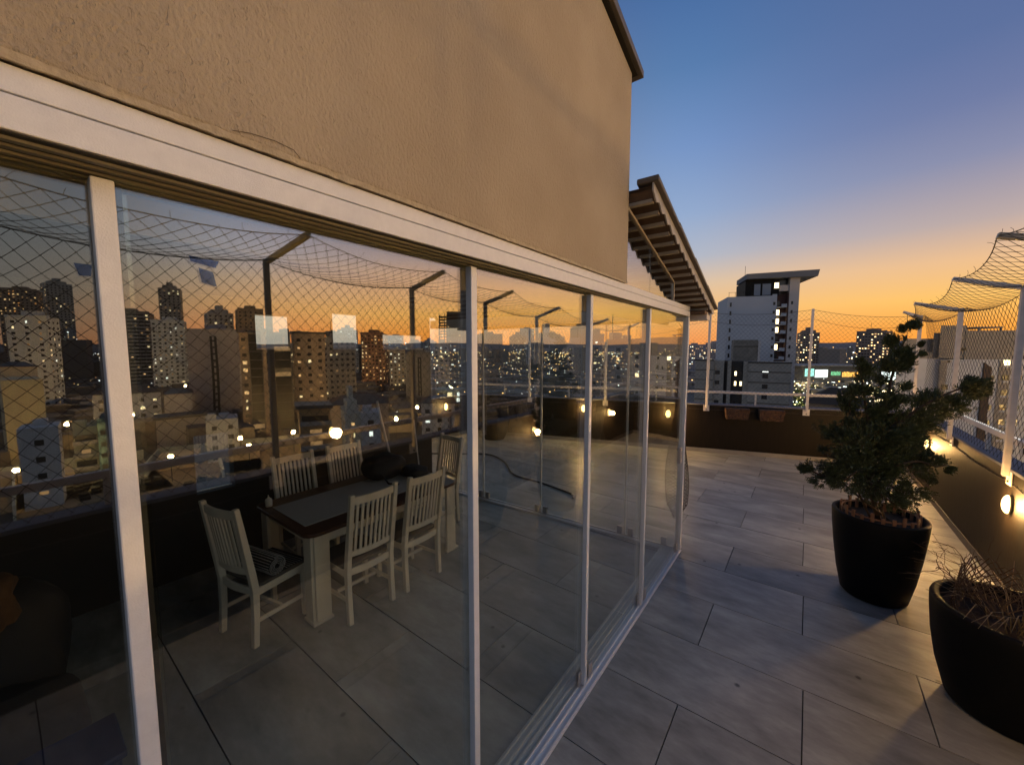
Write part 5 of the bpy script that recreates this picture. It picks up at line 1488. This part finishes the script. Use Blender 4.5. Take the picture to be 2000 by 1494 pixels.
for (a, b, y0_, y1_, e, n_) in ((1623, 1642, 733, 725, greenE, 7), (1645, 1679, 736, 726, amberE, 12)):
    for q in range(n_):
        MB().bx(xm(a + (b - a) * q / n_) + .25, xm(a + (b - a) * (q + 1) / n_) - .25, -.25, -.01, zm(y0_), zm(y1_) - rb.random() * .8).build('shop_window', e, t4, local=True)
# park trees and street lamps in front of the shopping centre
def leafcloud(m, c, r, n, s):
    for i in range(n):
        v = Vector((rb.gauss(0, 1), rb.gauss(0, 1), rb.gauss(0, 1))); v = v.normalized() * (rb.random() ** .4)
        p = Vector(c) + Vector((v.x * r[0], v.y * r[1], v.z * r[2]))
        u = Vector((rb.gauss(0, 1), rb.gauss(0, 1), rb.gauss(0, 1))).normalized() * s * rb.uniform(.6, 1.3); w = u.cross(Vector((rb.gauss(0, 1), rb.gauss(0, 1), rb.gauss(0, 1)))).normalized() * s * .7
        m.add([p - u, p + w, p + u, p - w], [(0, 1, 2, 3)])
M['parkleaf'] = mat('park_leaf', (.055, .075, .022), .9, var=.3, scale=.3)
pk = MB()
for i in range(64):
    px = rb.uniform(1535, 1770); dd = rb.uniform(205, 300); p, _ = place(px, dd, False)
    h = rb.uniform(3.5, 6.5); leafcloud(pk, (p.x, p.y, GZ + h), (h * .75, h * .75, h * .5), 90, .8)
pk.build('park_trees', M['parkleaf'], label='mass of park trees lit by street lamps below the shopping centre', cat='trees', kind='stuff')
for i in range(24):
    px = 1546 + (i * 61.7) % 215; dd = 190 + (i * 37) % 130; p, _ = place(px, dd, False)
    wr = i % 3
    sl = thing('street_lamp', 'street lamp glowing among the park trees', 'street lamp', (p.x, p.y, GZ), group='street lamps in the park')
    MB().bar((p.x, p.y, GZ), (p.x, p.y, GZ + 9), .16, .16).build('pole', M['gap'], sl)
    MB().box((p.x, p.y, GZ + 9.3), (1.5, 1.5, .8)).build('lamp_head', EC if wr == 0 else EY, sl)
    lamp('street_light', (p.x, p.y, GZ + 8.7), 9000 if wr else 6000, (1, .70, .22) if wr else (.85, 1, .85), sl, .4)
pl_ = {'y': MB(), 'c': MB()}
for i in range(260):
    p, _ = place(rb.uniform(1545, 1760), rb.uniform(190, 335), False); z = GZ + rb.uniform(2, 11); a_ = rb.uniform(.2, .75)
    pl_[rb.choice('yyc')].box((p.x, p.y, z), (a_ * rb.choice((1, 1, 2.5)), a_, a_ * .7))
for k, m_ in pl_.items(): m_.build('car_park_lights', EMS[k], label=('warm' if k == 'y' else 'white') + ' lights of the car park and shops around the park', cat='lights', kind='stuff')
# dark hipped roof just beyond the far parapet
rfp = pt(1640, 757, 60); hr = thing('neighbour_house', 'dark hipped tile roof of a neighbour rising behind the far rail', 'house', (rfp.x, rfp.y, GZ))
e0 = 4.2
MB().add([(rfp.x - e0, rfp.y - e0, rfp.z - 2.3), (rfp.x + e0, rfp.y - e0, rfp.z - 2.3), (rfp.x + e0, rfp.y + e0, rfp.z - 2.3), (rfp.x - e0, rfp.y + e0, rfp.z - 2.3), (rfp.x - 1, rfp.y, rfp.z), (rfp.x + 1.2, rfp.y, rfp.z)],
         [(0, 1, 5, 4), (1, 2, 5), (2, 3, 4, 5), (3, 0, 4), (3, 2, 1, 0)]).build('roof', mat('old_tiles', (.022, .015, .010), .9, var=.3, scale=3), hr)
MB().bx(rfp.x - e0 + .8, rfp.x + e0 - .8, rfp.y - e0 + .8, rfp.y + e0 - .8, GZ, rfp.z - 2.31).build('wall', wallmat((.10, .085, .07)), hr)

# big apartment building on the right
DR = 76.0; sr = DR / 762.0; zr = lambda py: CAMH + (683 - py) * sr - GZ
cR = pt(1880, 683, DR); aR = YAW + R(-4) ; xr = lambda px: (px - 1880) * sr
def sk(x0, x1, y0, y1, z0, z1):
    k = y1 - y0
    return MB().extr([(x0 + y0, y0, z0), (x1 + y0, y0, z0), (x1 + y0, y0, z1), (x0 + y0, y0, z1)], (k * 1.02, k, 0))
t5 = thing('apartment_building', 'large pale apartment building filling the right edge behind the net posts', 'building', (cR.x, cR.y, GZ), aR)
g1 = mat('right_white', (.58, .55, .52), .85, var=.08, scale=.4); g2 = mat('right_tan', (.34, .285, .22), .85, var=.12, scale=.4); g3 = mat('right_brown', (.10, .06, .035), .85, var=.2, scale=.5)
sk(xr(1758), xr(1838), .6, 26, 0, zr(701)).build('wall', g1, t5, local=True)
sk(xr(1758), xr(1822), .8, 26, zr(701) + .01, zr(688)).build('upper_wall', g2, t5, local=True)
sk(xr(1764), xr(1822), 2, 26, zr(688) + .01, zr(661)).build('setback', g2, t5, local=True)
sk(xr(1822.1), xr(1834), 1, 26, zr(701) + .01, zr(650)).build('lift_shaft', g2, t5, local=True)
sk(xr(1834.1), xr(1881), .3, 26, zr(700) + .01, zr(636)).build('roof_house', g2, t5, local=True)
sk(xr(1838.1), xr(2290), 0, 26, 0, zr(702)).build('wall', g1, t5, local=True)
sk(xr(1881.1), xr(2290), .2, 26, zr(702) + .01, zr(646)).build('upper_wall', g2, t5, local=True)
MB().bx(xr(1947), xr(1990), 4, 10, zr(639), zr(636.5)).build('roof_canopy', g2, t5, local=True)
for px in (1948, 1989): MB().bx(xr(px) - .1, xr(px) + .1, 4.2, 4.5, zr(646), zr(639)).build('canopy_post', g2, t5, local=True)
MB().extr([(xr(1916), -.25, 0), (xr(1930), -.25, 0), (xr(1931), -.25, zr(718)), (xr(1917), -.25, zr(708))], (0, .24, 0)).build('timber_panel', g3, t5, local=True)
MB().bx(xr(1838), xr(1851), -.12, -.001, 0, zr(703)).build('tan_bay', g2, t5, local=True)  # tan bay standing proud of the white wall
MB().bx(xr(1945), xr(1966), -.12, -.001, 0, zr(704)).build('window_bay', g2, t5, local=True)
for i in range(15):
    zc = zr(697) - i * 2.9
    rows = [(1952, 1963, 1.0, i == 0), (1932, 1937, .9, False), (1982, 1986, .9, False), (2004, 2014, 1.1, False), (2040, 2052, 1.1, i == 4), (2100, 2112, 1.1, i == 2), (2160, 2172, 1.1, False), (2230, 2242, 1.1, i == 5)]
    for a, b, h, on in rows:
        if a in (1932, 1982) and i == 0: continue
        MB().bx(xr(a), xr(b), -.2, -.121, zc - 1.6, zc - 1.6 + h).build('lit_window' if on else 'window', EY if on else M['win'], t5, local=True)
        if a in (1952, 2004): MB().bx(xr(a), xr(b), -.2, -.121, zc - 2.1, zc - 1.66).build('shutter_box', g1, t5, local=True)
    if i > 1:
        for a, b, on in ((1773, 1785, i in (2,)), (1796, 1799, False), (1843, 1855, i == 4)):
            MB().bx(xr(a), xr(b), (.45 if a < 1838 else -.2), (.599 if a < 1838 else -.121), zc - .6, zc + .4).build('lit_window' if on else 'window', EY if on else M['win'], t5, local=True)
for (a, b, y_) in ((1843, 1857, 706), (1872, 1884, 682)):
    MB().bx(xr(a), xr(b), -.02, .199 if a > 1860 else -.001, zr(y_ + 2.5), zr(y_ - 2.5)).build('window', M['win'], t5, local=True)

# low sprawl and far lights
spw = MB(); spl = {'w': MB(), 'y': MB(), 'c': MB()}
def zone_ok(p):
    return True
for i in range(5200):
    a = rb.uniform(-.95, 1.75); r_ = 170 * (5000 / 170) ** (rb.random() ** .72)
    # azimuth a measured from +Y towards +X
    x, y = r_ * math.sin(a), r_ * math.cos(a)
    if r_ < 340 and -.3 < a < .35: continue
    k = .6 + r_ / 900
    w, d_, h = rb.uniform(8, 18) * min(k, 2.5), rb.uniform(8, 18) * min(k, 2.5), rb.uniform(4, 9)
    if rb.random() < .05 and r_ > 500: h = rb.uniform(18, 50); w = d_ = rb.uniform(14, 20)
    spw.box((x, y, GZ + h / 2), (w, d_, h), rz=rb.random() * 3)
    if rb.random() < .85:
        s = max(.45, r_ * .0011) * rb.choice((.6, .8, 1.0, 1.5))
        key = rb.choice('wwwyyc')
        zl = GZ + h + rb.uniform(.5, 2) if r_ > 400 else GZ + rb.uniform(3, 9)
        q = (x * .985, y * .985, zl)
        o = len(spl[key].v); m_ = spl[key]
        m_.v += [(q[0] + s, q[1], q[2]), (q[0] - s, q[1], q[2]), (q[0], q[1] + s, q[2]), (q[0], q[1] - s, q[2]), (q[0], q[1], q[2] + s * .7), (q[0], q[1], q[2] - s * .7)]
        m_.f += [(o + a_, o + b_, o + c_) for a_, b_, c_ in ((0, 2, 4), (2, 1, 4), (1, 3, 4), (3, 0, 4), (2, 0, 5), (1, 2, 5), (3, 1, 5), (0, 3, 5))]
spw.build('far_houses', mat('far_house_walls', (.16, .14, .125), .9), label='low houses of the city spreading out to the hills', cat='houses', kind='stuff')
for k, nm in (('w', 'amber'), ('y', 'yellow'), ('c', 'white')):
    spl[k].build('city_lights', emis('far_light_' + nm, {'w': (1, .55, .18), 'y': (1, .78, .40), 'c': (.95, 1, .95)}[k], 4.5), label=nm + ' street lights scattered over the city', cat='lights', kind='stuff')
